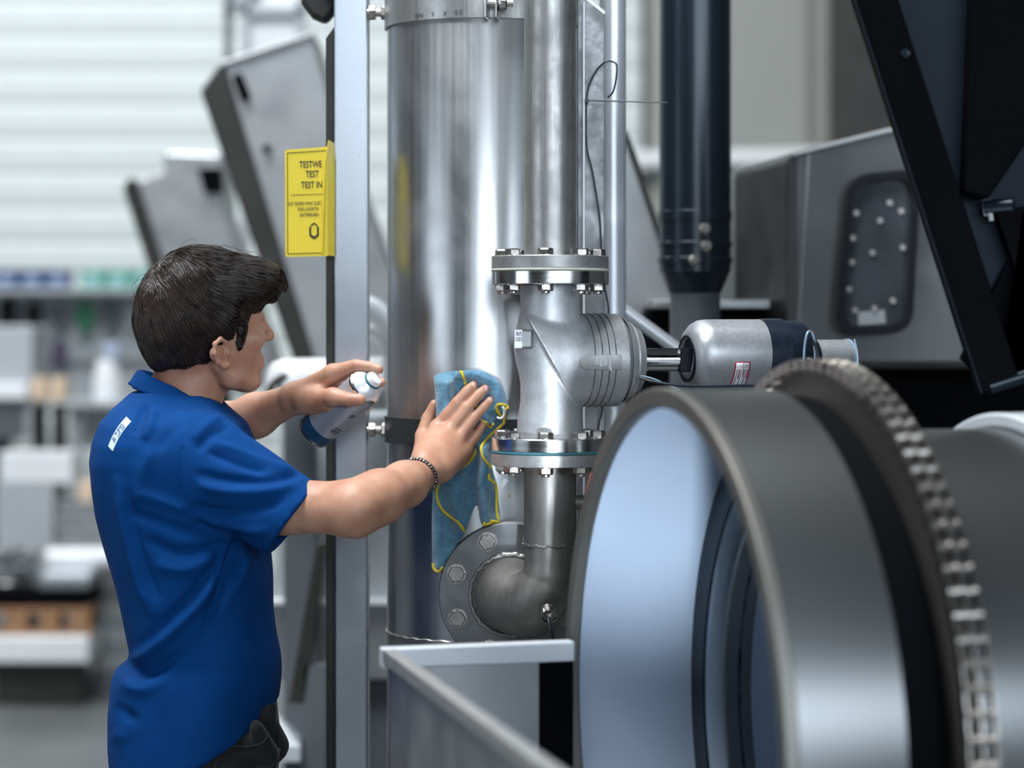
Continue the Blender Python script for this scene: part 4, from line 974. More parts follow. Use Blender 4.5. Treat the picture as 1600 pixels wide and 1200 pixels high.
# front pallet
Yf = 10.3
pa = thing('wood_pallet', (X(68, Yf), Yf, Z(992, Yf)), 'worn wooden pallet under the wrapped rolls', 'pallet')
for a, b in ((8, 42), (62, 92), (108, 140)):
    flat('pallet_block', a, b, 958, 986, Yf, 0.12, M['wood'], '', '', None, pa)
    flat('pallet_block', a, b, 958, 986, Yf + 0.30, 0.10, M['wood'], '', '', None, pa)
flat('deck_board', -20, 142, 949, 958, Yf, 0.12, M['wood'], '', '', None, pa); flat('deck_board', -20, 142, 949, 958, Yf + 0.15, 0.10, M['wood'], '', '', None, pa); flat('deck_board', -20, 142, 949, 958, Yf + 0.30, 0.10, M['wood'], '', '', None, pa)
flat('bottom_board', -20, 142, 986, 994, Yf, 0.1, M['wood'], '', '', None, pa); flat('bottom_board', -20, 142, 986, 994, Yf + 0.30, 0.1, M['wood'], '', '', None, pa)
flat('steel_beam', -20, 138, 995, 1036, Yf - 0.05, 0.3, M['white'], 'pale beam on the floor under the pallet', 'beam', bev=0.01)
flat('beam_shade_block', -10, 130, 1036, HOR + 1.65 / (Yf) * F, Yf + 0.05, 0.15, M['edge'], 'dark block painted as the shadow under the pale beam', 'batten')  # shadow under the beam put in as a dark block
flat('gap_shade_slab', -15, 140, 921, 948, Yf, 0.4, M['blackp'], 'black slab painted as the shaded gap above the pallet', 'slab', bev=0.01)  # shade between load and pallet put in as a black slab
for j, (x0, x1, y0, y1, mt) in enumerate(((64, 184, 861, 894, M['white']), (68, 182, 895, 906, M['bright']), (60, 184, 907, 920, M['sheet']))):
    if j == 0:
        r_ = (y1 - y0) / 2 / F * Yf
        tag(MB().lathe([(0, 0), (r_ * .9, 0), (r_, 0.01), (r_, X(x1, Yf) - X(x0, Yf)), (0, X(x1, Yf) - X(x0, Yf))], (X(x0, Yf), Yf + 0.15, (Z(y0, Yf) + Z(y1, Yf)) / 2), (1, 0, 0), seg=32).build('wrapped_roll', M['white'], None, True, angle=40), 'white wrapped roll lying on the pallet load', 'roll')
    else: flat('folded_sheet', x0, min(x1, 140), y0, y1, Yf, 0.28, mt, ('', 'pale folded sheet right under the white roll', 'darker folded sheet on the black slab')[j], 'sheet')
rnd = random.Random(3)
for j in range(7):
    y = 862 + j * 8.2
    pts = [P(-15 + i * 15, y + rnd.uniform(-3, 3), Yf + 0.1 + rnd.uniform(0, 0.1)) for i in range(6)]
    tag(MB().tube(spline(pts, 4), 0.012, 8).build('steel_offcut', M['sheet'] if j % 2 else M['chute'], None, True), f'bent steel strip, {ORD[j]} from the top of the loose pile left of the white roll', 'strip', 'loose steel strips on the pallet')
# ------------------------------------------------------------------ the worker
def skin_mat():
    m, nt, b = new_mat('skin'); tc = nt.nodes.new('ShaderNodeTexCoord')
    nz = nt.nodes.new('ShaderNodeTexNoise'); nz.inputs['Scale'].default_value = 28; nz.inputs['Detail'].default_value = 5
    nt.links.new(tc.outputs['Object'], nz.inputs['Vector'])
    rp = nt.nodes.new('ShaderNodeValToRGB'); e = rp.color_ramp.elements; e[0].position = 0.3; e[1].position = 0.7
    e[0].color = (0.43, 0.20, 0.125, 1); e[1].color = (0.54, 0.30, 0.20, 1)
    nt.links.new(nz.outputs[0], rp.inputs[0]); nt.links.new(rp.outputs[0], b.inputs['Base Color'])
    b.inputs['Roughness'].default_value = 0.46; b.inputs['Subsurface Weight'].default_value = 0.25
    b.inputs['Subsurface Radius'].default_value = (0.012, 0.004, 0.002); b.inputs['Subsurface Scale'].default_value = 0.6
    n2 = nt.nodes.new('ShaderNodeTexNoise'); n2.inputs['Scale'].default_value = 420; n2.inputs['Detail'].default_value = 3
    nt.links.new(tc.outputs['Object'], n2.inputs['Vector'])
    bp = nt.nodes.new('ShaderNodeBump'); bp.inputs['Distance'].default_value = 0.0005; bp.inputs['Strength'].default_value = 0.6
    nt.links.new(n2.outputs[0], bp.inputs['Height']); nt.links.new(bp.outputs[0], b.inputs['Normal'])
    return m
SK = skin_mat()
def fabric(name, c, c2, rough=0.85, bump=0.0004, sc=900, sheen=0.2, nsc=30):
    m = pbr(name, c, rough, 0, color2=c2, scale=nsc, detail=5)
    nt = m.node_tree; b = nt.nodes['Principled BSDF']; tc = [n for n in nt.nodes if n.type == 'TEX_COORD'][0]
    n2 = nt.nodes.new('ShaderNodeTexNoise'); n2.inputs['Scale'].default_value = sc; n2.inputs['Detail'].default_value = 2
    nt.links.new(tc.outputs['Object'], n2.inputs['Vector'])
    bp = nt.nodes.new('ShaderNodeBump'); bp.inputs['Distance'].default_value = bump; bp.inputs['Strength'].default_value = 0.8
    nt.links.new(n2.outputs[0], bp.inputs['Height']); nt.links.new(bp.outputs[0], b.inputs['Normal'])
    b.inputs['Sheen Weight'].default_value = sheen
    return m
SHIRT = fabric('blue_pique', (0.0002, 0.046, 0.190), (0.0002, 0.038, 0.16), 0.85, 0.0003, 1100, 0.0, 25)
SHIRT.node_tree.nodes['Principled BSDF'].inputs['Specular IOR Level'].default_value = 0.12
JEAN = fabric('black_denim', (0.006, 0.0065, 0.008), (0.002, 0.0022, 0.003), 0.8, 0.0005, 700, 0.1, 60)
HAIR = pbr('dark_brown_hair', (0.042, 0.028, 0.021), 0.24, noise=0.5, scale=60)
HAIRB = pbr('hair_mass', (0.014, 0.008, 0.006), 0.6)

man = thing('person', (X(290, 4.22), 4.22, 0), 'young person in a bright blue polo shirt wiping the tank, spray can raised', 'person')
HO = P(327, 552, 4.22)
ps, th = math.radians(23), math.radians(11)
HF = Vector((math.cos(ps) * math.cos(th), math.sin(ps) * math.cos(th), math.sin(th)))
HL = Vector((-math.sin(ps), math.cos(ps), 0)); HU = HF.cross(HL).normalized()
def hl(x, y, z): return HO + HF * x + HL * y + HU * z
HR = [[HF[i], HL[i], HU[i]] for i in range(3)]
def tY(px, py, off): return on_tank(px, py).y - off
def T_(px, py, off): return P(px, py, tY(px, py, off))
bp_ = []
def C(a, b, r1, r2, k=0.012, **kw): bp_.append(Cone(a, b, r1, r2, k, **kw))
def E(c, r, rot=None, k=0.012, **kw): bp_.append(Ell(c, r, rot, k, **kw))
# torso and neck under the shirt
NB = P(272, 668, 4.225); 
C(P(322, 560, 4.235), P(296, 600, 4.23), 0.058, 0.060, 0.02)
C(P(296, 600, 4.23), NB, 0.060, 0.068, 0.02)
C(P(272, 700, 4.225), P(305, 980, 4.22), 0.075, 0.085, 0.05)
C(P(300, 720, 4.10), P(240, 720, 4.35), 0.05, 0.05, 0.03)
C(P(312, 980, 4.18), P(312, 1090, 4.26), 0.085, 0.085, 0.05)
# near (right) arm
SHR, ELR, WRR = P(300, 706, 4.085), P(553, 795, 3.99), P(668, 737, 4.185)
C(SHR, P(446, 790, 4.03), 0.056, 0.045, 0.03); C(P(446, 790, 4.03), ELR, 0.045, 0.042, 0.02)
C(ELR, P(592, 777, 4.03), 0.042, 0.0405, 0.03); C(P(592, 777, 4.03), P(632, 757, 4.10), 0.0405, 0.034, 0.03)
C(P(632, 757, 4.10), WRR, 0.034, 0.0265, 0.03)
E(P(560, 806, 3.995), (0.022, 0.026, 0.02), k=0.02)
# far (left) arm
C(P(235, 705, 4.38), P(350, 668, 4.47), 0.055, 0.044, 0.03)
WRL = P(462, 622, 4.325)
C(P(350, 668, 4.47), P(400, 649, 4.40), 0.043, 0.038, 0.02); C(P(400, 649, 4.40), WRL, 0.038, 0.0265, 0.02)
# right hand spread on the cloth
M_ = {'i': T_(683, 668, 0.042), 'm': T_(702, 673, 0.044), 'r': T_(717, 686, 0.042), 'p': T_(727, 702, 0.036)}
for n_, r_ in (('i', .0145), ('m', .0145), ('r', .0135), ('p', .0125)):
    C(WRR + Vector((0, 0, 0.0)), M_[n_], 0.022, r_, 0.012)
C(P(662, 722, 4.19), T_(672, 690, 0.05), 0.024, 0.02, 0.012)
C(P(690, 735, 4.205), T_(722, 712, 0.035), 0.022, 0.016, 0.012)
def finger(pts, rs, k0=0.006):
    for i in range(len(pts) - 1): C(pts[i], pts[i + 1], rs[i], rs[i + 1], k0 if i == 0 else 0.002)
finger([M_['i'], T_(714, 629, 0.033), T_(730, 611, 0.026), T_(739.5, 602, 0.022)], [.0125, .0102, .0093, .0082])
finger([M_['m'], T_(730, 637, 0.033), T_(748, 617, 0.026), T_(759, 606, 0.022)], [.0125, .0102, .0093, .0082])
finger([M_['r'], T_(741, 653, 0.032), T_(756, 636, 0.026), T_(765, 625, 0.022)], [.0118, .0097, .0087, .0078])
finger([M_['p'], T_(744, 680, 0.028), T_(752, 668, 0.024), T_(758, 659, 0.020)], [.0105, .0086, .0078, .007])
TC = P(664, 715, 4.215); 
C(TC, T_(661, 682, 0.032), 0.018, 0.0145, 0.012); C(T_(661, 682, 0.032), T_(669, 654, 0.018), 0.0145, 0.0115, 0.004); C(T_(669, 654, 0.018), T_(679, 632, 0.014), 0.0112, 0.009, 0.004)
# left hand round the can
CB, CT = P(489, 677, 4.312), P(573, 603, 4.238)
I1 = P(520, 583, 4.272)
C(WRL, I1, 0.024, 0.0155, 0.012); C(WRL, P(512, 594, 4.30), 0.024, 0.015, 0.012); C(WRL, P(500, 604, 4.325), 0.023, 0.014, 0.012)
C(WRL, P(492, 622, 4.275), 0.024, 0.021, 0.014)
finger([I1, P(556, 571, 4.252), P(577, 573, 4.242), P(592, 577.5, 4.236)], [.0145, .0112, .0095, .0082], 0.01)
finger([P(512, 594, 4.30), P(552, 579, 4.310), P(583, 588, 4.298), P(596, 598, 4.272)], [.013, .0102, .0092, .0082])
finger([P(500, 604, 4.325), P(536, 600, 4.332), P(562, 622, 4.318), P(572, 636, 4.295)], [.0125, .010, .009, .008])
finger([P(488, 620, 4.335), P(516, 624, 4.345), P(538, 645, 4.335), P(546, 656, 4.315)], [.0115, .0088, .008, .0075])
C(P(480, 628, 4.29), P(520, 620, 4.233), 0.023, 0.0150, 0.012)
C(P(492, 634, 4.285), P(515, 634, 4.255), 0.016, 0.012, 0.012)
finger([P(520, 620, 4.233), P(546, 624.5, 4.213), P(563, 624.5, 4.208)], [.0145, .0122, .0100], 0.01)
# head
E(hl(-.005, 0, .06), (.098, .076, .088), HR, .02); E(hl(-.055, 0, .03), (.05, .062, .06), HR, .02)
E(hl(.058, 0, .07), (.046, .058, .052), HR, .02); E(hl(.038, 0, .0), (.052, .058, .064), HR, .02)
for s in (-1, 1):
    C(hl(.004, s * .055, -.022), hl(.018, s * .050, -.046), .017, .017, .015)
    C(hl(.018, s * .050, -.046), hl(.052, s * .020, -.064), .017, .015, .015)
    E(hl(.070, s * .040, .012), (.024, .022, .019), HR, .015)
    C(hl(.098, s * .008, .047), hl(.086, s * .044, .049), .009, .009, .012)
    E(hl(.103, s * .0115, .008), (.010, .0075, .0075), HR, .006)
    bp_.append(Ell(hl(.112, s * .033, .030), (.016, .016, .012), HR, .012, sub=True))
    E(hl(.084, s * .033, .028), (.0135, .0145, .0125), HR, .006)
E(hl(.062, 0, -.064), (.020, .022, .017), HR, .015)
C(hl(.098, 0, .048), hl(.112, 0, .012), .0075, .0095, .010); E(hl(.110, 0, .008), (.011, .0095, .008), HR, .006)
E(hl(.068, 0, -.030), (.021, .028, .026), HR, .015)
C(hl(.087, -.014, -.026), hl(.087, .014, -.026), .0052, .0052, .006); C(hl(.084, -.013, -.037), hl(.084, .013, -.037), .006, .006, .006)
# ears
for s in (-1, 1):
    hx = [(.012, .004, .072), (.011, .018, .077), (.001, .026, .084), (-.012, .020, .090), (-.016, .004, .090), (-.011, -.012, .085), (-.001, -.023, .078), (.007, -.021, .075)]
    for i in range(len(hx) - 1):
        a, b = hx[i], hx[i + 1]
        C(hl(a[0], s * a[2], a[1]), hl(b[0], s * b[2], b[1]), .0040, .0040, .004)
    C(hl(.004, s * .071, .0), hl(-.009, s * .080, .002), .015, .014, .004, flat=3.0, fdir=HL)
    C(hl(.002, s * .074, -.018), hl(.005, s * .075, -.021), .008, .007, .004, flat=1.5, fdir=HL)
    E(hl(.012, s * .076, -.001), (.005, .004, .007), HR, .004)
    bp_.append(Ell(hl(.002, s * .086, .003), (.0065, .007, .010), HR, .004, sub=True))
# nails are shaped later; neck joins
body = sculpt('body', bp_, (-1.05, 3.84, .88), (0.0, 4.6, 1.86), 0.0021, SK, man)
relax(body.data, 2, 0.5)
btree = bvh(body)
for s in (-1, 1):
    MB().lathe([(0.0001, -.0112), (.008, -.008), (.0112, 0), (.008, .008), (.0001, .0112)], hl(.0845, s * .031, .030), HF, seg=20).build('eye', M['white'], man, True)
    MB().tube([hl(.100, s * .012, .047), hl(.096, s * .028, .051), hl(.088, s * .044, .049)], [.0025, .003, .0015], 8).build('eyebrow', HAIRB, man, True)
# finger nails
def nail(c, d, side, w_=.0058, l_=.0060):
    d = Vector(d).normalized(); n = Vector((0, -1, 0)); n = (n - d * n.dot(d)).normalized(); sd = d.cross(n)
    m = MB(); 
    for i, t_ in enumerate((-1, -0.5, 0.2, 0.8, 1.0)):
        ww = w_ * (0.85, 1, 1, 0.8, 0.45)[i]
        for j in range(5):
            u_ = -1 + j * 0.5
            m.v.append(tuple(Vector(c) + d * l_ * t_ + sd * ww * u_ + n * (side + 0.0006 - 0.0022 * u_ * u_ - (0.0008 if i == 4 else 0))))
    m.f = [(i * 5 + j, i * 5 + j + 1, i * 5 + j + 6, i * 5 + j + 5) for i in range(4) for j in range(4)]
    o = m.build('finger_nail', pbr_nail, man, True); so = o.modifiers.new('t', 'SOLIDIFY'); so.thickness = 0.0005
pbr_nail = pbr('nail', (0.70, 0.42, 0.38), 0.3)
nail(T_(738, 604, .022), T_(741, 600, .022) - T_(732, 610, .025), 0.0083)
nail(T_(757.5, 608, .022), T_(760, 605, .022) - T_(751, 615, .025), 0.0083)
nail(T_(763.5, 627, .022), T_(766, 624, .022) - T_(758, 633, .025), 0.0079)

# ------------------------------------------------------------------ polo shirt
secs = np.array([  # py, left, right, half depth, centre Y
 (612, 206, 335, .075, 4.230), (640, 175, 362, .15, 4.230), (660, 160, 384, .19, 4.225), (690, 149, 396, .205, 4.22), (720, 144, 404, .21, 4.22),
 (760, 147, 410, .208, 4.22), (800, 154, 416, .205, 4.22), (850, 168, 421, .20, 4.22), (900, 181, 424, .195, 4.22), (950, 193, 425, .19, 4.22), (990, 202, 430, .186, 4.22),
 (1015, 208, 435, .184, 4.22), (1028, 203, 437, .185, 4.22), (1042, 184, 438, .19, 4.22), (1060, 177, 438, .193, 4.22), (1110, 172, 434, .195, 4.22), (1160, 174, 428, .195, 4.22), (1210, 178, 424, .195, 4.22), (1280, 182, 420, .195, 4.22)], float)
def loft_fn(secs, ex=2.3, grow=0.0):
    z = (CZ - (secs[:, 0] - HOR) / F * 4.22)[::-1]
    xl = ((secs[:, 1] - 800) / F * secs[:, 4])[::-1]; xr = ((secs[:, 2] - 800) / F * secs[:, 4])[::-1]
    b = secs[::-1, 3]; yc = secs[::-1, 4]
    def f(p):
        zz = p[:, 2]; l = np.interp(zz, z, xl); r = np.interp(zz, z, xr); bb = np.interp(zz, z, b) + grow; yy = np.interp(zz, z, yc)
        cx = (l + r) / 2; a = (r - l) / 2 + grow
        u = np.abs((p[:, 0] - cx) / a); v = np.abs((p[:, 1] - yy) / bb)
        q = (u ** ex + v ** ex) ** (1 / ex)
        d = (q - 1) * np.minimum(a, bb) * 0.9
        return np.maximum(d, np.maximum(zz - z[-1], z[0] - zz))
    return f
hem_n = Vector((0.42, 0, -1)).normalized(); hem_o = P(425, 1108, 4.22)
lf = loft_fn(secs); lin = loft_fn(secs, grow=-0.006)
def hemd(p):
    z_h = np.interp((p[:, 0]), [X(180, 4.22), X(330, 4.22), X(385, 4.22), X(425, 4.22), X(445, 4.22)], [Z(1235, 4.22), Z(1172, 4.22), Z(1140, 4.22), Z(1105, 4.22), Z(1080, 4.22)])
    return (z_h - p[:, 2]) * 0.85
sh_p = [Fn(lambda p: np.maximum(lf(p), hemd(p)), (X(290, 4.22), 4.22, Z(930, 4.22)), 0.50, 0.0)]
sh_p.append(Cone(P(292, 672, 4.19), P(306, 708, 4.085), .034, .060, .03)); sh_p.append(Cone(P(250, 672, 4.28), P(238, 705, 4.37), .036, .076, .03))
hemv = Vector((0.80, -0.10, -0.60)).normalized(); hemo = P(461, 813, 4.03)
sh_p.append(Cone(P(316, 724, 4.085), P(470, 818, 4.02), .083, .0705, .030, cut=[(hemv, hemo)]))
sh_p.append(Cone(P(232, 706, 4.38), P(318, 692, 4.45), .08, .060, .03))
# hollow openings
sh_p.append(Cone(hemo - hemv * -.022, hemo + hemv * 0.08, .057, .058, .004, sub=True))
sh_p.append(Cone(P(296, 598, 4.23), P(276, 655, 4.225), .068, .072, .008, sub=True))
def innerhem(p): return np.maximum(lin(p), -(hemd(p) + 0.03))
sh_p.append(Fn(innerhem, (X(290, 4.22), 4.22, Z(1200, 4.22)), 0.40, 0.002, sub=True))
shirt = sculpt('polo_shirt', sh_p, (-1.0, 3.84, .80), (-.30, 4.62, 1.60), 0.0042, SHIRT, man)
relax(shirt.data, 4, 0.5)
me = shirt.data; nv = len(me.vertices)
co = np.empty(nv * 3, np.float32); me.vertices.foreach_get('co', co); co = co.reshape(-1, 3)
no = np.empty(nv * 3, np.float32); me.vertices.foreach_get('normal', no); no = no.reshape(-1, 3)
pxy = np.stack([800 + F * co[:, 0] / co[:, 1], HOR - F * (co[:, 2] - CZ) / co[:, 1]], 1)
front = np.clip((-no[:, 1] + 0.15) / 0.5, 0, 1)
disp = np.zeros(nv)
def seg_dist(pts):
    best = np.full(nv, 1e9); par = np.zeros(nv); n = len(pts) - 1
    for i in range(n):
        a = np.array(pts[i], float); b = np.array(pts[i + 1], float); ab = b - a
        h = np.clip(((pxy - a) @ ab) / (ab @ ab), 0, 1); d = np.linalg.norm(pxy - a - h[:, None] * ab, axis=1)
        m_ = d < best; best[m_] = d[m_]; par[m_] = ((i + h) / n)[m_]
    return best, par
def crease(pts, amp, wd, fade=True):
    pts = [(v.x, v.y) for v in spline([(a, b, 0) for a, b in pts], 5)]
    d, t_ = seg_dist(pts); f_ = np.clip(np.minimum(t_, 1 - t_) * 5, 0, 1) if fade else 1
    disp[:] += amp * np.exp(-(d / wd) ** 2) * f_
for pts, amp, wd in [
    ([(372, 838), (366, 866), (350, 915), (330, 968), (316, 1012), (308, 1050)], -.012, 8), ([(386, 850), (374, 910), (352, 968), (336, 1020)], .008, 9),
    ([(352, 845), (340, 880), (318, 910), (290, 945), (255, 975), (214, 1018)], -.008, 9), ([(345, 870), (318, 930), (280, 975), (240, 1012), (205, 1036)], .010, 10),
    ([(196, 1044), (235, 1050), (275, 1030), (310, 1005)], -.008, 9), ([(185, 1065), (225, 1078), (270, 1062), (315, 1030)], .006, 10), ([(180, 1100), (220, 1128), (265, 1100), (305, 1070)], -.007, 9), ([(175, 1145), (230, 1160), (290, 1130)], .005, 10),
    ([(300, 738), (345, 748), (390, 752), (440, 748), (478, 738)], -.006, 7), ([(305, 756), (360, 768), (420, 768), (470, 758)], .006, 8), ([(298, 790), (345, 800), (400, 796), (450, 778)], -.006, 8), ([(310, 812), (360, 825), (400, 830), (425, 830)], .005, 8),
    ([(330, 690), (380, 708), (430, 728), (462, 740)], .005, 6), ([(322, 704), (370, 724), (420, 738)], -.005, 6), ([(400, 845), (360, 832), (320, 822), (300, 815)], -.006, 7),
    ([(200, 800), (240, 812), (290, 830), (340, 845)], -.005, 8), ([(225, 838), (270, 862), (320, 858), (352, 846)], -.006, 8), ([(215, 770), (260, 785), (295, 800)], .004, 8), ([(240, 880), (290, 890), (335, 868)], .005, 9),
    ([(183, 740), (192, 800), (205, 860), (222, 920), (240, 968)], .006, 9), ([(196, 760), (208, 830), (226, 890), (248, 940)], -.005, 9),
    ([(404, 880), (400, 930), (408, 990), (398, 1040)], -.005, 8), ([(418, 870), (424, 930), (420, 990)], .005, 8), ([(360, 960), (380, 1010), (372, 1070)], .004, 11), ([(350, 1085), (385, 1075), (420, 1045)], -.004, 8), ([(330, 1120), (375, 1105), (415, 1080)], .004, 9),
    ([(228, 632), (218, 655), (210, 680)], -.006, 7), ([(240, 640), (236, 665), (226, 690)], .005, 7), ([(300, 652), (270, 672), (245, 705)], -.003, 8), ([(345, 652), (320, 668), (300, 690)], .004, 7), ([(360, 668), (330, 682), (306, 706)], -.003, 6),
    ([(240, 700), (222, 740), (216, 790)], .004, 12)]:
    crease(pts, amp, wd)
for pts in ([(284, 700), (281, 740), (284, 780), (294, 812), (304, 826)], [(345, 876), (326, 950), (314, 1010), (306, 1080), (297, 1210)]):
    crease(pts, -.0025, 2.2, False)
# stitched sleeve hem line
d, t_ = seg_dist([(478, 750), (455, 800), (402, 852)]); disp += -.0012 * np.exp(-(d / 1.8) ** 2)
ph = co @ np.array([22.0, 30.0, 9.0]); ph2 = co @ np.array([-31.0, 12.0, 24.0])
disp = disp * 1.6 * front * np.clip((-((co - A3(hemo)) @ A3(hemv)) - .004) / .03, 0, 1) + 0.0016 * np.sin(ph) * np.sin(ph2)
co2 = co + no * disp[:, None]
me.vertices.foreach_set('co', co2.astype(np.float32).ravel()); me.update(); relax(me, 1, 0.4)
stree = bvh(shirt)
# collar
m = MB(); NC = 72; prof = []
cc_ = P(281, 610, 4.232)
for k in range(NC):
    a = 2 * math.pi * k / NC
    ox, oy = math.cos(a), math.sin(a)
    ztilt = Z(np.interp(ox, [-1, -0.85, 0.0, 1], [577, 579, 602, 642]), 4.2)
    wv = 0.002 * math.sin(3 * a)
    flare = 0.030 if ox > -0.9 else 0.026
    def pt(r, dz): return (cc_.x + ox * (0.068 + r + wv), cc_.y + oy * (0.066 + r), ztilt + dz)
    prof.append([pt(0.000, -0.036), pt(0.001, -0.006), pt(0.0035, 0.000), pt(0.008, -0.002), pt(0.017, -0.018), pt(0.0235, -flare), pt(0.0215, -flare - 0.002), pt(0.012, -0.020), pt(0.004, -0.036)])
npf = len(prof[0])
for p_ in prof: m.v += p_
for k in range(NC):
    l = (k + 1) % NC
    for i in range(npf): m.f.append((k * npf + i, k * npf + (i + 1) % npf, l * npf + (i + 1) % npf, l * npf + i))
col = m.build('collar', SHIRT, man, True, angle=60)
sb = col.modifiers.new('s', 'SUBSURF'); sb.levels = 1; sb.render_levels = 1
for off in (0.0, 0.0032):
    MB().tube([(p_[5][0] * (1) + (p_[4][0] - p_[5][0]) * (0.18 + off * 60), p_[5][1] + (p_[4][1] - p_[5][1]) * (0.18 + off * 60), p_[5][2] + (p_[4][2] - p_[5][2]) * (0.18 + off * 60)) for p_ in prof + prof[:1]], 0.0007, 5, False).build('stitching', SHIRT, col, True)
# printed badge on the back of the shirt, laid on the cloth
def decal(name, tree, quad, mat, parent, n=10, mth=4, lift=0.0012, bend=0.0):
    m = MB(); a, b, c_, d_ = [Vector((*q, 0)) for q in quad]
    for i in range(n + 1):
        t_ = i / n
        for j in range(mth + 1):
            s_ = j / mth; q_ = a.lerp(b, s_).lerp(d_.lerp(c_, s_), t_)
            bd_ = 4 * t_ * (1 - t_) * bend; q_ = q_ + Vector((bd_ * -0.8, bd_ * -0.5, 0))
            h = ray(tree, q_.x, q_.y)
            if h is None: h = P(q_.x, q_.y, 4.1)
            m.v.append(tuple(h + (Vector((0, 0, CZ)) - h).normalized() * lift))
    w1 = mth + 1
    m.f = [(i * w1 + j, i * w1 + j + 1, (i + 1) * w1 + j + 1, (i + 1) * w1 + j) for i in range(n) for j in range(mth)]
    return m.build(name, mat, parent, True)
bq = [(197.5, 651), (204.8, 658.5), (176.2, 705), (169, 697.5)]
BADGE = pbr('badge_print', (0.55, 0.70, 0.80), 0.6)
bg = decal('printed_badge', stree, bq, BADGE, shirt, bend=3.2)
def bsub(s0, s1, t0, t1):
    a, b, c_, d_ = [Vector((*q, 0)) for q in bq]
    def at(s_, t_):
        q_ = a.lerp(b, s_).lerp(d_.lerp(c_, s_), t_); bd_ = 4 * t_ * (1 - t_) * 3.2; return (q_.x - .8 * bd_, q_.y - .5 * bd_)
    return [at(s0, t0), at(s1, t0), at(s1, t1), at(s0, t1)]
INKB = pbr('badge_ink', (0.01, 0.05, 0.16), 0.6)
for s0, s1, t0, t1 in ((.12, .30, .22, .48), (.42, .56, .20, .36), (.70, .84, .22, .38), (.42, .56, .40, .50), (.70, .84, .42, .60), (.12, .36, .52, .60), (.16, .30, .66, .78), (.40, .52, .66, .78), (.60, .74, .66, .80)):
    decal('badge_mark', stree, bsub(s0, s1, t0, t1), INKB, bg, 3, 2, 0.0018)

# ------------------------------------------------------------------ jeans, shoes
js = np.array([(1070, 196, 428, .165, 4.22), (1120, 188, 433, .175, 4.22), (1160, 184, 438, .18, 4.22), (1200, 184, 434, .18, 4.22), (1270, 190, 425, .18, 4.22)], float)
jf = loft_fn(js, 2.4)
jp = [Fn(jf, (X(310, 4.22), 4.22, Z(1170, 4.22)), 0.34, 0.0)]
for yy, fx in ((4.13, 318), (4.33, 262)):
    jp += [Cone((X(300, 4.22), yy, Z(1230, 4.22)), (X(315, 4.22), yy, 0.50), .105, .075, .04), Cone((X(315, 4.22), yy, .50), (X(fx - 30, 4.22), yy, .09), .075, .058, .03, cut=[((0, 0, -1), (0, 0, .075))])]
jp += [Cone(P(408, 1120, 4.13), P(425, 1165, 4.16), .022, .03, .02), Cone(P(400, 1135, 4.06), P(418, 1180, 4.09), .012, .022, .02)]
jeans = sculpt('jeans', jp, (-.78, 3.98, .06), (-.36, 4.47, 1.05), 0.0055, JEAN, man); relax(jeans.data, 3)
jt = bvh(jeans)
def onmesh(tree, pts, name, r, mat, parent, lift=0.001, n=6):
    out = []
    for v in spline([(a, b, 0) for a, b in pts], n):
        h = ray(tree, v.x, v.y)
        if h is not None: out.append(h + (Vector((0, 0, CZ)) - h).normalized() * lift)
    return MB().tube(out, r, 8).build(name, mat, parent, True) if len(out) > 2 else None
JS = pbr('faded_seam', (0.02, 0.021, 0.024), 0.8)
onmesh(jt, [(344, 1164), (362, 1166), (392, 1166), (410, 1160), (422, 1146)], 'pocket_seam', 0.0016, JS, jeans)
onmesh(jt, [(340, 1180), (336, 1200), (334, 1230)], 'side_seam', 0.0018, JS, jeans)
onmesh(jt, [(432, 1128), (437, 1150), (435, 1180), (428, 1200)], 'pocket_edge', 0.0025, JS, jeans)
MB().box(ray(jt, 427, 1120) or P(427, 1120, 4.1), (0.010, 0.006, 0.045)).build('belt_loop', JEAN, man, bevel=0.001)
h = ray(jt, 344, 1165)
if h: MB().lathe([(0, 0), (.004, 0), (.003, .002), (0, .0025)], h, (0, -1, 0), seg=14).build('rivet', pbr('copper', (.55, .28, .14), .3, 1.0), jeans, True)
for yy, fx in ((4.13, 318), (4.33, 262)):
    c_ = Vector((X(fx - 30, 4.22), yy, 0))
    sp_ = [Cone(c_ + Vector((-.03, 0, .05)), c_ + Vector((.17, 0, .038)), .048, .036, .02, cut=[((0, 0, -1), (0, 0, .02))]), Cone(c_ + Vector((0, 0, .06)), c_ + Vector((0, 0, .12)), .05, .05, .02)]
    so_ = sculpt('shoe', sp_, c_ + Vector((-.12, -.08, 0)), c_ + Vector((.26, .08, .2)), 0.005, M['rubber'], man)
    MB().lathe([(0, 0), (1, 0), (1, .022), (0, .022)], (0, 0, 0), (0, 0, 1), seg=28).build('sole', M['edge'], so_)
    so2 = so_.children[0]; so2.scale = (.135, .048, 1); so2.location = (c_.x + .065, c_.y, 0)

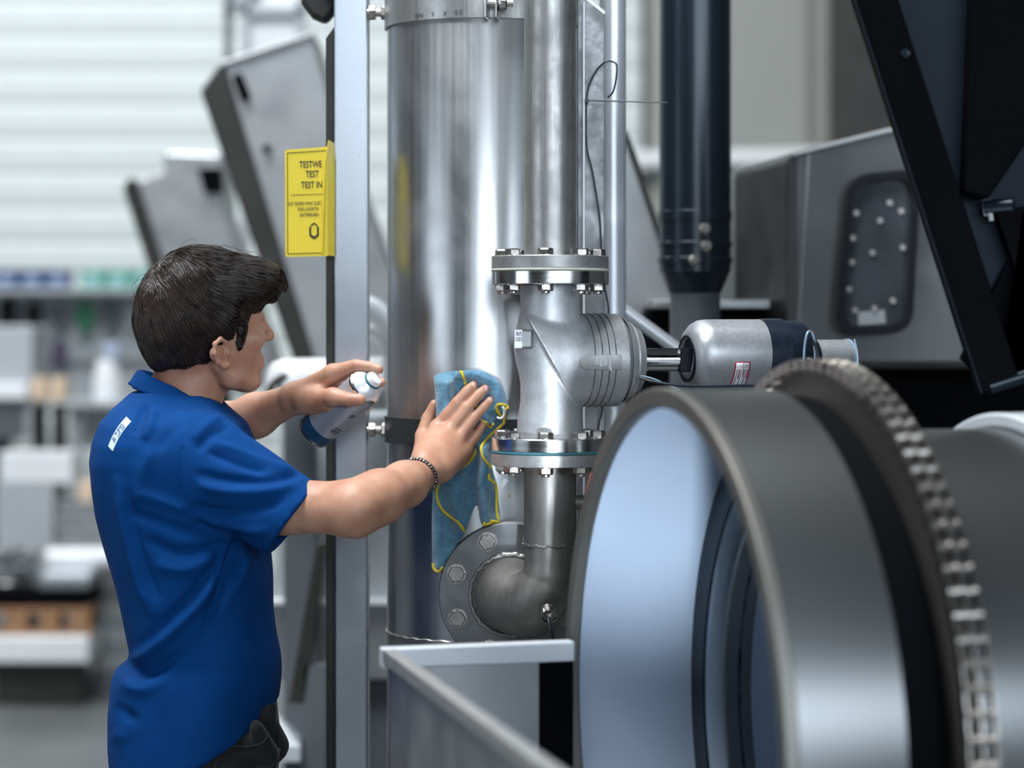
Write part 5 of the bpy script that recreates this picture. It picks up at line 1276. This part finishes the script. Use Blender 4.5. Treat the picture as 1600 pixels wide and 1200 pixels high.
# ------------------------------------------------------------------ hair
def hair_fn():
    big = Ell(hl(.0, 0, .085), (.108, .088, .104), HR); low = Ell(hl(-.042, 0, .026), (.066, .066, .068), HR)
    fr_ = Ell(hl(.072, -.012, .104), (.078, .076, .050), HR); fr2 = Ell(hl(.104, -.03, .088), (.040, .048, .034), HR); oc = Ell(hl(-.062, 0, .065), (.055, .076, .07), HR)
    side = Ell(hl(.028, 0, .05), (.055, .0865, .055), HR)
    fo = A3(HO); R_ = np.array(HR, dtype=np.float32)
    def f(p):
        d = smin(big.d(p), low.d(p), .02); d = smin(d, fr_.d(p), .02); d = smin(d, fr2.d(p), .02); d = smin(d, oc.d(p), .02); d = smin(d, side.d(p), .015)
        q = (p - fo) @ R_
        la = -.018 + (q[:, 0] + .022) * 1.05; lb = .036 + (q[:, 0] - .03) * .48
        line = np.minimum(la, lb); line = np.maximum(line, -.012)
        line = line + 0.005 * np.sin(q[:, 0] * 210) * (q[:, 0] > .02)
        return np.maximum(d, (line - q[:, 2]) * 0.75)
    return f
hp_ = [Fn(hair_fn(), hl(.01, 0, .07), .17, 0.0)]
for s in (-1, 1): hp_.append(Cone(hl(.046, s * .066, .035), hl(.036, s * .0625, .004), .010, .0045, .010, flat=1.6, fdir=HL))
hair = sculpt('hair', hp_, tuple(HO + Vector((-.2, -.16, -.08))), tuple(HO + Vector((.2, .2, .25))), 0.003, HAIRB, man)
relax(hair.data, 3)
ht = bvh(hair)
from mathutils import noise as mn
rnd = random.Random(11)
crown = hl(-.052, .012, .172)
hv = np.empty(len(hair.data.vertices) * 3, np.float32); hair.data.vertices.foreach_get('co', hv); hv = hv.reshape(-1, 3)
hn = np.empty_like(hv).ravel(); hair.data.vertices.foreach_get('normal', hn); hn = hn.reshape(-1, 3)
loc_ = (hv - A3(HO)) @ np.array(HR, dtype=np.float32)
okv = np.where(((loc_[:, 2] > .01) & (hn[:, 2] > -0.75)) | ((loc_[:, 0] < .0) & (hn[:, 2] > -.5)))[0]
SV, SF = [], []
NP = 11
def strand(p, n, length, rad, lift, curl):
    pts = []; step = length / (NP - 1); q_ = p.copy(); ph_ = rnd.uniform(0, 6.28)
    for i in range(NP):
        t_ = i / (NP - 1)
        h, nn, _, _ = ht.find_nearest(q_)
        if h is None: break
        r_ = (h - crown); lc = Vector(((h - HO).dot(HF), (h - HO).dot(HL), (h - HO).dot(HU)))
        fwd = max(0.0, min(1.0, (lc.x + .02) / .09)) * max(0.0, min(1.0, (lc.z - .05) / .05))
        dirv = r_.normalized() * (1 - .5 * fwd) + HF * (0.95 * fwd) + Vector((0, 0, -0.35 - (0.5 if lc.z < .09 else 0)))
        if lc.x > .10: dirv += Vector((0, 0, -1.0))
        if lc.y < 0 and lc.z < .11: dirv += HF * 0.45
        nz_ = mn.noise_vector(h * 22.0); dirv = dirv + nz_ * 0.65 + mn.noise_vector(h * 60.0) * 0.25
        dirv = dirv - nn * dirv.dot(nn)
        if dirv.length < 1e-4: break
        dirv.normalize()
        out = lift * math.sin(math.pi * min(1, t_ * 1.1)) + curl * (mn.noise(h * 40.0) ) * t_
        pts.append(h + nn * (out - 0.0006)); q_ = h + dirv * step + nn * 0.0003
    if len(pts) < 4: return
    b0 = len(SV); n_ = len(pts)
    for i, q2 in enumerate(pts):
        t3 = (pts[min(i + 1, n_ - 1)] - pts[max(i - 1, 0)]).normalized(); a = t3.orthogonal().normalized(); b = t3.cross(a)
        r2 = rad * (1 - 0.85 * (i / (n_ - 1)) ** 2)
        for k in range(3):
            an = 2.094 * k; SV.append(tuple(q2 + (a * math.cos(an) + b * math.sin(an)) * r2))
    for i in range(n_ - 1):
        for k in range(3): SF.append((b0 + i * 3 + k, b0 + i * 3 + (k + 1) % 3, b0 + (i + 1) * 3 + (k + 1) % 3, b0 + (i + 1) * 3 + k))
for _ in range(6500):
    i = int(okv[rnd.randrange(len(okv))]); p = Vector(hv[i].tolist()); n = Vector(hn[i].tolist())
    low_ = loc_[i, 2] < .02
    strand(p + Vector((rnd.uniform(-1, 1), rnd.uniform(-1, 1), rnd.uniform(-1, 1))) * .002, n, rnd.uniform(.02, .035) if low_ else rnd.uniform(.045, .085), rnd.uniform(.0006, .0011), rnd.uniform(.001, .0045) if not low_ else .001, .004)
for _ in range(220):      # a few flyaways on top
    i = int(okv[rnd.randrange(len(okv))])
    if loc_[i, 2] > .13: strand(Vector(hv[i].tolist()), None, .05, .0004, rnd.uniform(.005, .014), .014)
me = bpy.data.meshes.new('hair_strands'); me.from_pydata(SV, [], SF)
for p_ in me.polygons: p_.use_smooth = True
me.materials.append(HAIR); hs_ = link(bpy.data.objects.new('hair_strands', me)); adopt(hs_, hair); hs_['kind'] = 'stuff'

# ------------------------------------------------------------------ bracelet: twisted steel strands round the right wrist
wc = P(655, 742, 4.155); wa = (WRR - P(630, 756, 4.09)).normalized()
wa = (wa + Vector((0.05, 0.0, 0.35))).normalized()
u1 = wa.orthogonal().normalized(); u2 = wa.cross(u1)
bl = []
for kk in range(120):
    a = 2 * math.pi * kk / 120
    d_ = u1 * math.cos(a) + u2 * math.sin(a)
    h = btree.ray_cast(wc + d_ * 0.08, -d_)
    bl.append(((h[0] if h[0] is not None else wc + d_ * .034), d_))
braid = thing('bracelet', wc, 'braided black and silver bracelet on the wrist above the cloth', 'bracelet')
braid_objs = []
del braid['category']; del braid['label']
bpy.data.objects.remove(braid)
for s_, (mt, nm) in enumerate(((M['bolt'], 'bracelet'), (M['cable'], 'dark_strand'))):
    pts = []
    for i in range(481):
        f_ = i / 4; i0 = int(f_) % 120; i1 = (i0 + 1) % 120; fr_ = f_ - int(f_)
        c_ = bl[i0][0].lerp(bl[i1][0], fr_); d_ = bl[i0][1].lerp(bl[i1][1], fr_)
        c_ = c_ + d_ * 0.0028
        ph_ = i / 480 * 2 * math.pi * 34 + s_ * math.pi
        pts.append(c_ + d_ * math.cos(ph_) * .0012 + wa * math.sin(ph_) * .0017)
    if s_ == 0: br_ = MB().tube(pts, .0017, 6, False).build(nm, mt, man, True)
    else: MB().tube(pts, .0017, 6, False).build(nm, mt, br_, True)

# ------------------------------------------------------------------ spray can
CA = (CT - CB).normalized(); CR = 0.0325; CL = (CT - CB).length
can = thing('spray_can', CB, 'silver spray can with a dark blue base band held in the left hand', 'can')
MB().lathe([(0, 0.006), (CR * .82, 0.003), (CR * .90, 0), (CR * 1.0, .003), (CR * 1.02, .006), (CR * 1.0, .009)], CB, CA, seg=64).build('bottom_rim', M['bolt'], can, True)
MB().lathe([(CR, .008), (CR, .031)], CB, CA, seg=64).build('blue_band', pbr('can_blue', (.018, .075, .16), .3, .3), can, True)
CANM = pbr('can_print', (.50, .51, .56), .28, .55, noise=.1, scale=30)
MB().lathe([(CR, .031), (CR, CL - .010)], CB, CA, seg=64).build('can_body', CANM, can, True)
MB().lathe([(CR, CL - .010), (CR * 1.03, CL - .008), (CR * 1.03, CL - .003), (CR * .96, CL - .001)], CB, CA, seg=64).build('shoulder_seam', M['polished'], can, True)
MB().lathe([(CR * .96, CL - .001), (CR * .90, CL + .003), (CR * .72, CL + .010), (CR * .50, CL + .0145), (CR * .48, CL + .016)], CB, CA, seg=64).build('dome', M['bright'], can, True)
MB().lathe([(CR * .52, CL + .0145), (CR * .52, CL + .017), (CR * .46, CL + .018)], CB, CA, seg=48).build('teal_ring', M['teal'], can, True)
MB().lathe([(CR * .46, CL + .016), (CR * .45, CL + .022), (CR * .36, CL + .026), (0, CL + .0265)], CB, CA, seg=48).build('spray_cap', M['white'], can, True, angle=50)
# printing on the can
side = Vector((0, -1, 0)); side = (side - CA * side.dot(CA)).normalized(); tan_ = CA.cross(side)
def canp(s_, ang, lift=.0006): return CB + CA * s_ + (side * math.cos(ang) + tan_ * math.sin(ang)) * (CR + lift)
def cantext(body_, s_, ang, size, bold=.0001):
    d_ = side * math.cos(ang) + tan_ * math.sin(ang); dn = -side * math.sin(ang) + tan_ * math.cos(ang)
    text(body_, size, canp(s_, ang, .0008), -dn if False else dn, CA, M['ink'], can, bold=bold, sx=.9)
sg_ = 1 if (tan_.z < 0) else -1
for i, (b_, s_, a_, sz) in enumerate((('JF', .098, .70, .012), ('GLASS', .060, .62, .0052), ('CLEANER', .054, .55, .0038), ('500 ML', .049, .60, .0038))):
    d_ = side * math.cos(a_ * sg_) + tan_ * math.sin(a_ * sg_); dn = (-side * math.sin(a_ * sg_) + tan_ * math.cos(a_ * sg_)) * sg_
    text(b_, sz, CB + CA * s_ + d_ * (CR + .0007), dn, CA, M['ink'], can, bold=.0001)
for j in range(7):
    MB().tube([canp(.090 - j * .0016, -.9 * sg_ + j * .02, .0003), canp(.090 - j * .0016, -.45 * sg_, .0003)], .00022, 4).build('print_line', M['ink'], can)

# ------------------------------------------------------------------ cleaning cloth
CLOTH = fabric('blue_microfibre', (0.13, 0.29, 0.41), (0.06, 0.185, 0.29), 0.95, 0.0022, 480, 0.5, 150)
YEL = fabric('yellow_edging', (0.80, 0.62, 0.03), (0.70, 0.52, 0.02), 0.9, 0.0006, 700, 0.3, 60)
def poly_sd(q, poly):
    P_ = np.array(poly, float); n = len(P_); d = np.full(len(q), 1e9); ins = np.zeros(len(q), bool)
    for i in range(n):
        a = P_[i]; b = P_[(i + 1) % n]; ab = b - a; w_ = q - a
        h = np.clip((w_ @ ab) / (ab @ ab), 0, 1); d = np.minimum(d, np.linalg.norm(w_ - h[:, None] * ab, axis=1))
        c1 = (a[1] > q[:, 1]) != (b[1] > q[:, 1])
        with np.errstate(divide='ignore', invalid='ignore'): xx = a[0] + (q[:, 1] - a[1]) / (b[1] - a[1]) * (b[0] - a[0])
        ins ^= c1 & (q[:, 0] < xx)
    return np.where(ins, -d, d)
def sm_poly(p, n=4): 
    v = spline([(a, b, 0) for a, b in p] + [(p[0][0], p[0][1], 0)], n); return [(w_.x, w_.y) for w_ in v[:-1]]
GX, GY, GS = 655.0, 565.0, 0.75
_gx, _gy = np.meshgrid(np.arange(GX, 815, GS), np.arange(GY, 915, GS), indexing='ij'); _gq = np.stack([_gx.ravel(), _gy.ravel()], 1)
def table(v):
    v = v.reshape(_gx.shape).astype(np.float32)
    def f(q):
        u = np.clip((q[:, 0] - GX) / GS, 0, v.shape[0] - 1.001); w_ = np.clip((q[:, 1] - GY) / GS, 0, v.shape[1] - 1.001)
        i = u.astype(int); j = w_.astype(int); fu = u - i; fw = w_ - j
        return (v[i, j] * (1 - fu) + v[i + 1, j] * fu) * (1 - fw) + (v[i, j + 1] * (1 - fu) + v[i + 1, j + 1] * fu) * fw
    return f
def sheet_layer(poly, base_off, thick, ridges):
    pl = sm_poly(poly); sdt = table(poly_sd(_gq, pl) / 880.0); am = np.zeros(len(_gq))
    for pts, amp, wd in ridges:
        best = np.full(len(_gq), 1e9)
        for i in range(len(pts) - 1):
            a = np.array(pts[i], float); ab = np.array(pts[i + 1], float) - a
            h = np.clip(((_gq - a) @ ab) / (ab @ ab), 0, 1); best = np.minimum(best, np.linalg.norm(_gq - a - h[:, None] * ab, axis=1))
        am += 1.5 * amp * np.exp(-(best / wd) ** 2)
    am += .0022 * np.sin(_gq[:, 0] * .19 + 2 * np.sin(_gq[:, 1] * .05)) * np.sin(_gq[:, 1] * .045 + _gq[:, 0] * .03)
    am = np.maximum(am, -.005)
    amt = table(am)
    def f(p):
        q = np.stack([800 + F * p[:, 0] / p[:, 1], HOR - F * (p[:, 2] - CZ) / p[:, 1]], 1)
        xs = np.clip((q[:, 0] - 755) / 150, -.98, .98)
        mid = TY - TR * np.sqrt(1 - xs ** 2) - base_off - amt(q)
        sd = sdt(q); w_ = np.abs(p[:, 1] - mid) - thick
        a_ = np.maximum(sd + thick, 0); b_ = np.maximum(w_ + thick, 0)
        return np.minimum(np.maximum(sd, w_), 0) * 0.5 + np.where((sd + thick > 0) | (w_ + thick > 0), np.sqrt(a_ ** 2 + b_ ** 2) - thick, -thick) * 0.7
    cx_ = np.mean([q[0] for q in pl]); cy_ = np.mean([q[1] for q in pl]); rr_ = max(math.hypot(q[0] - cx_, q[1] - cy_) for q in pl) / 880 + .05
    return Fn(f, P(cx_, cy_, 4.28), rr_, 0.004)
L1 = [(677, 588), (690, 582), (712, 580), (745, 580), (770, 590), (784, 604), (791, 625), (794, 645), (786, 665), (772, 690), (768, 720), (776, 760), (781, 812), (770, 819), (753, 821), (746, 790), (738, 800), (728, 828), (712, 855), (697, 885), (686, 896), (677, 888), (675, 860), (675, 800), (678, 740), (679, 690), (681, 640), (679, 608)]
R1 = [([(714, 600), (710, 625), (716, 640)], -.007, 6), ([(698, 598), (702, 625), (696, 650)], .006, 6), ([(735, 745), (733, 800), (722, 835)], -.006, 6), ([(745, 690), (762, 720), (766, 760)], .007, 6), ([(690, 660), (684, 700), (684, 760)], .006, 7), ([(686, 600), (688, 630), (690, 655)], .016, 13), ([(705, 600), (708, 640), (696, 680), (690, 720)], .010, 10), ([(722, 592), (736, 640)], -.006, 8), ([(757, 700), (752, 760), (760, 815)], .012, 9), ([(742, 700), (738, 760), (742, 790)], -.003, 6),
      ([(772, 720), (774, 800)], -.004, 6), ([(745, 585), (775, 600), (787, 640)], .012, 9), ([(700, 740), (712, 790), (722, 820)], .009, 11), ([(683, 780), (684, 850), (688, 885)], .006, 9), ([(698, 800), (702, 850)], -.007, 8), ([(725, 720), (728, 770)], .005, 8)]
lay = [sheet_layer(L1, .0105, .0035, R1),
       sheet_layer([(712, 581), (740, 578), (765, 584), (783, 600), (791, 622), (793, 648), (784, 646), (777, 630), (768, 614), (754, 598), (735, 590), (714, 592)], .020, .0065, []),
       sheet_layer([(760, 634), (772, 632), (777, 648), (771, 664), (768, 665), (755, 658), (748, 655)], .020, .003, [([(755, 640), (765, 662)], .005, 6)])]
cl = sculpt('cleaning_cloth', lay, (-.17, 4.20, 1.15), (0.02, 4.42, 1.58), 0.0016, CLOTH)
relax(cl.data, 2)
tag(cl, 'blue microfibre cloth with yellow edging pressed against the tank', 'cloth')
ct = bvh(cl)
for pts in ([(717, 579), (722, 584), (726, 594), (727.5, 602)], [(752, 657), (760, 660), (764, 666), (768, 667), (770, 662)],
            [(776, 638), (780, 645), (783, 650), (776, 641), (777, 633), (785, 632), (793, 636), (796, 645), (792, 656), (780, 668), (768, 678), (757, 690), (752, 702), (757, 718), (768, 730)],
            [(744, 702), (738, 716), (727, 727), (710, 737), (692, 748), (684, 762), (683, 778), (690, 795), (704, 808), (716, 817), (727, 832)],
            [(773, 742), (776, 765), (776, 790), (777, 803), (779, 812)], [(781, 815), (768, 817), (757, 820), (749, 823)], [(676, 880), (679, 890), (686, 893), (692, 886)], [(743, 631), (745, 636)]):
    out = []
    for v in spline([(a, b, 0) for a, b in pts], 5):
        h = ray(ct, v.x, v.y)
        if h is None:
            h = ct.find_nearest(P(v.x, v.y, 4.285))[0]
        out.append(h + (Vector((0, 0, CZ)) - h).normalized() * .0012)
    # keep the run smooth in depth
    ys = [p_.y for p_ in out]; ysm = [sum(ys[max(0, i - 2):i + 3]) / len(ys[max(0, i - 2):i + 3]) for i in range(len(ys))]
    out = [Vector((p_.x, min(y_, p_.y + .001), p_.z)) for p_, y_ in zip(out, ysm)]
    MB().tube(out, .0026, 8).build('yellow_edging', YEL, cl, True)
out = [P(a, b, 4.262) for a, b in ((776, 652), (782, 654), (787, 650), (788, 641), (785, 635))]
o = MB().tube(spline(out, 5), .0022, 8).build('care_label', M['paper'], cl, True)
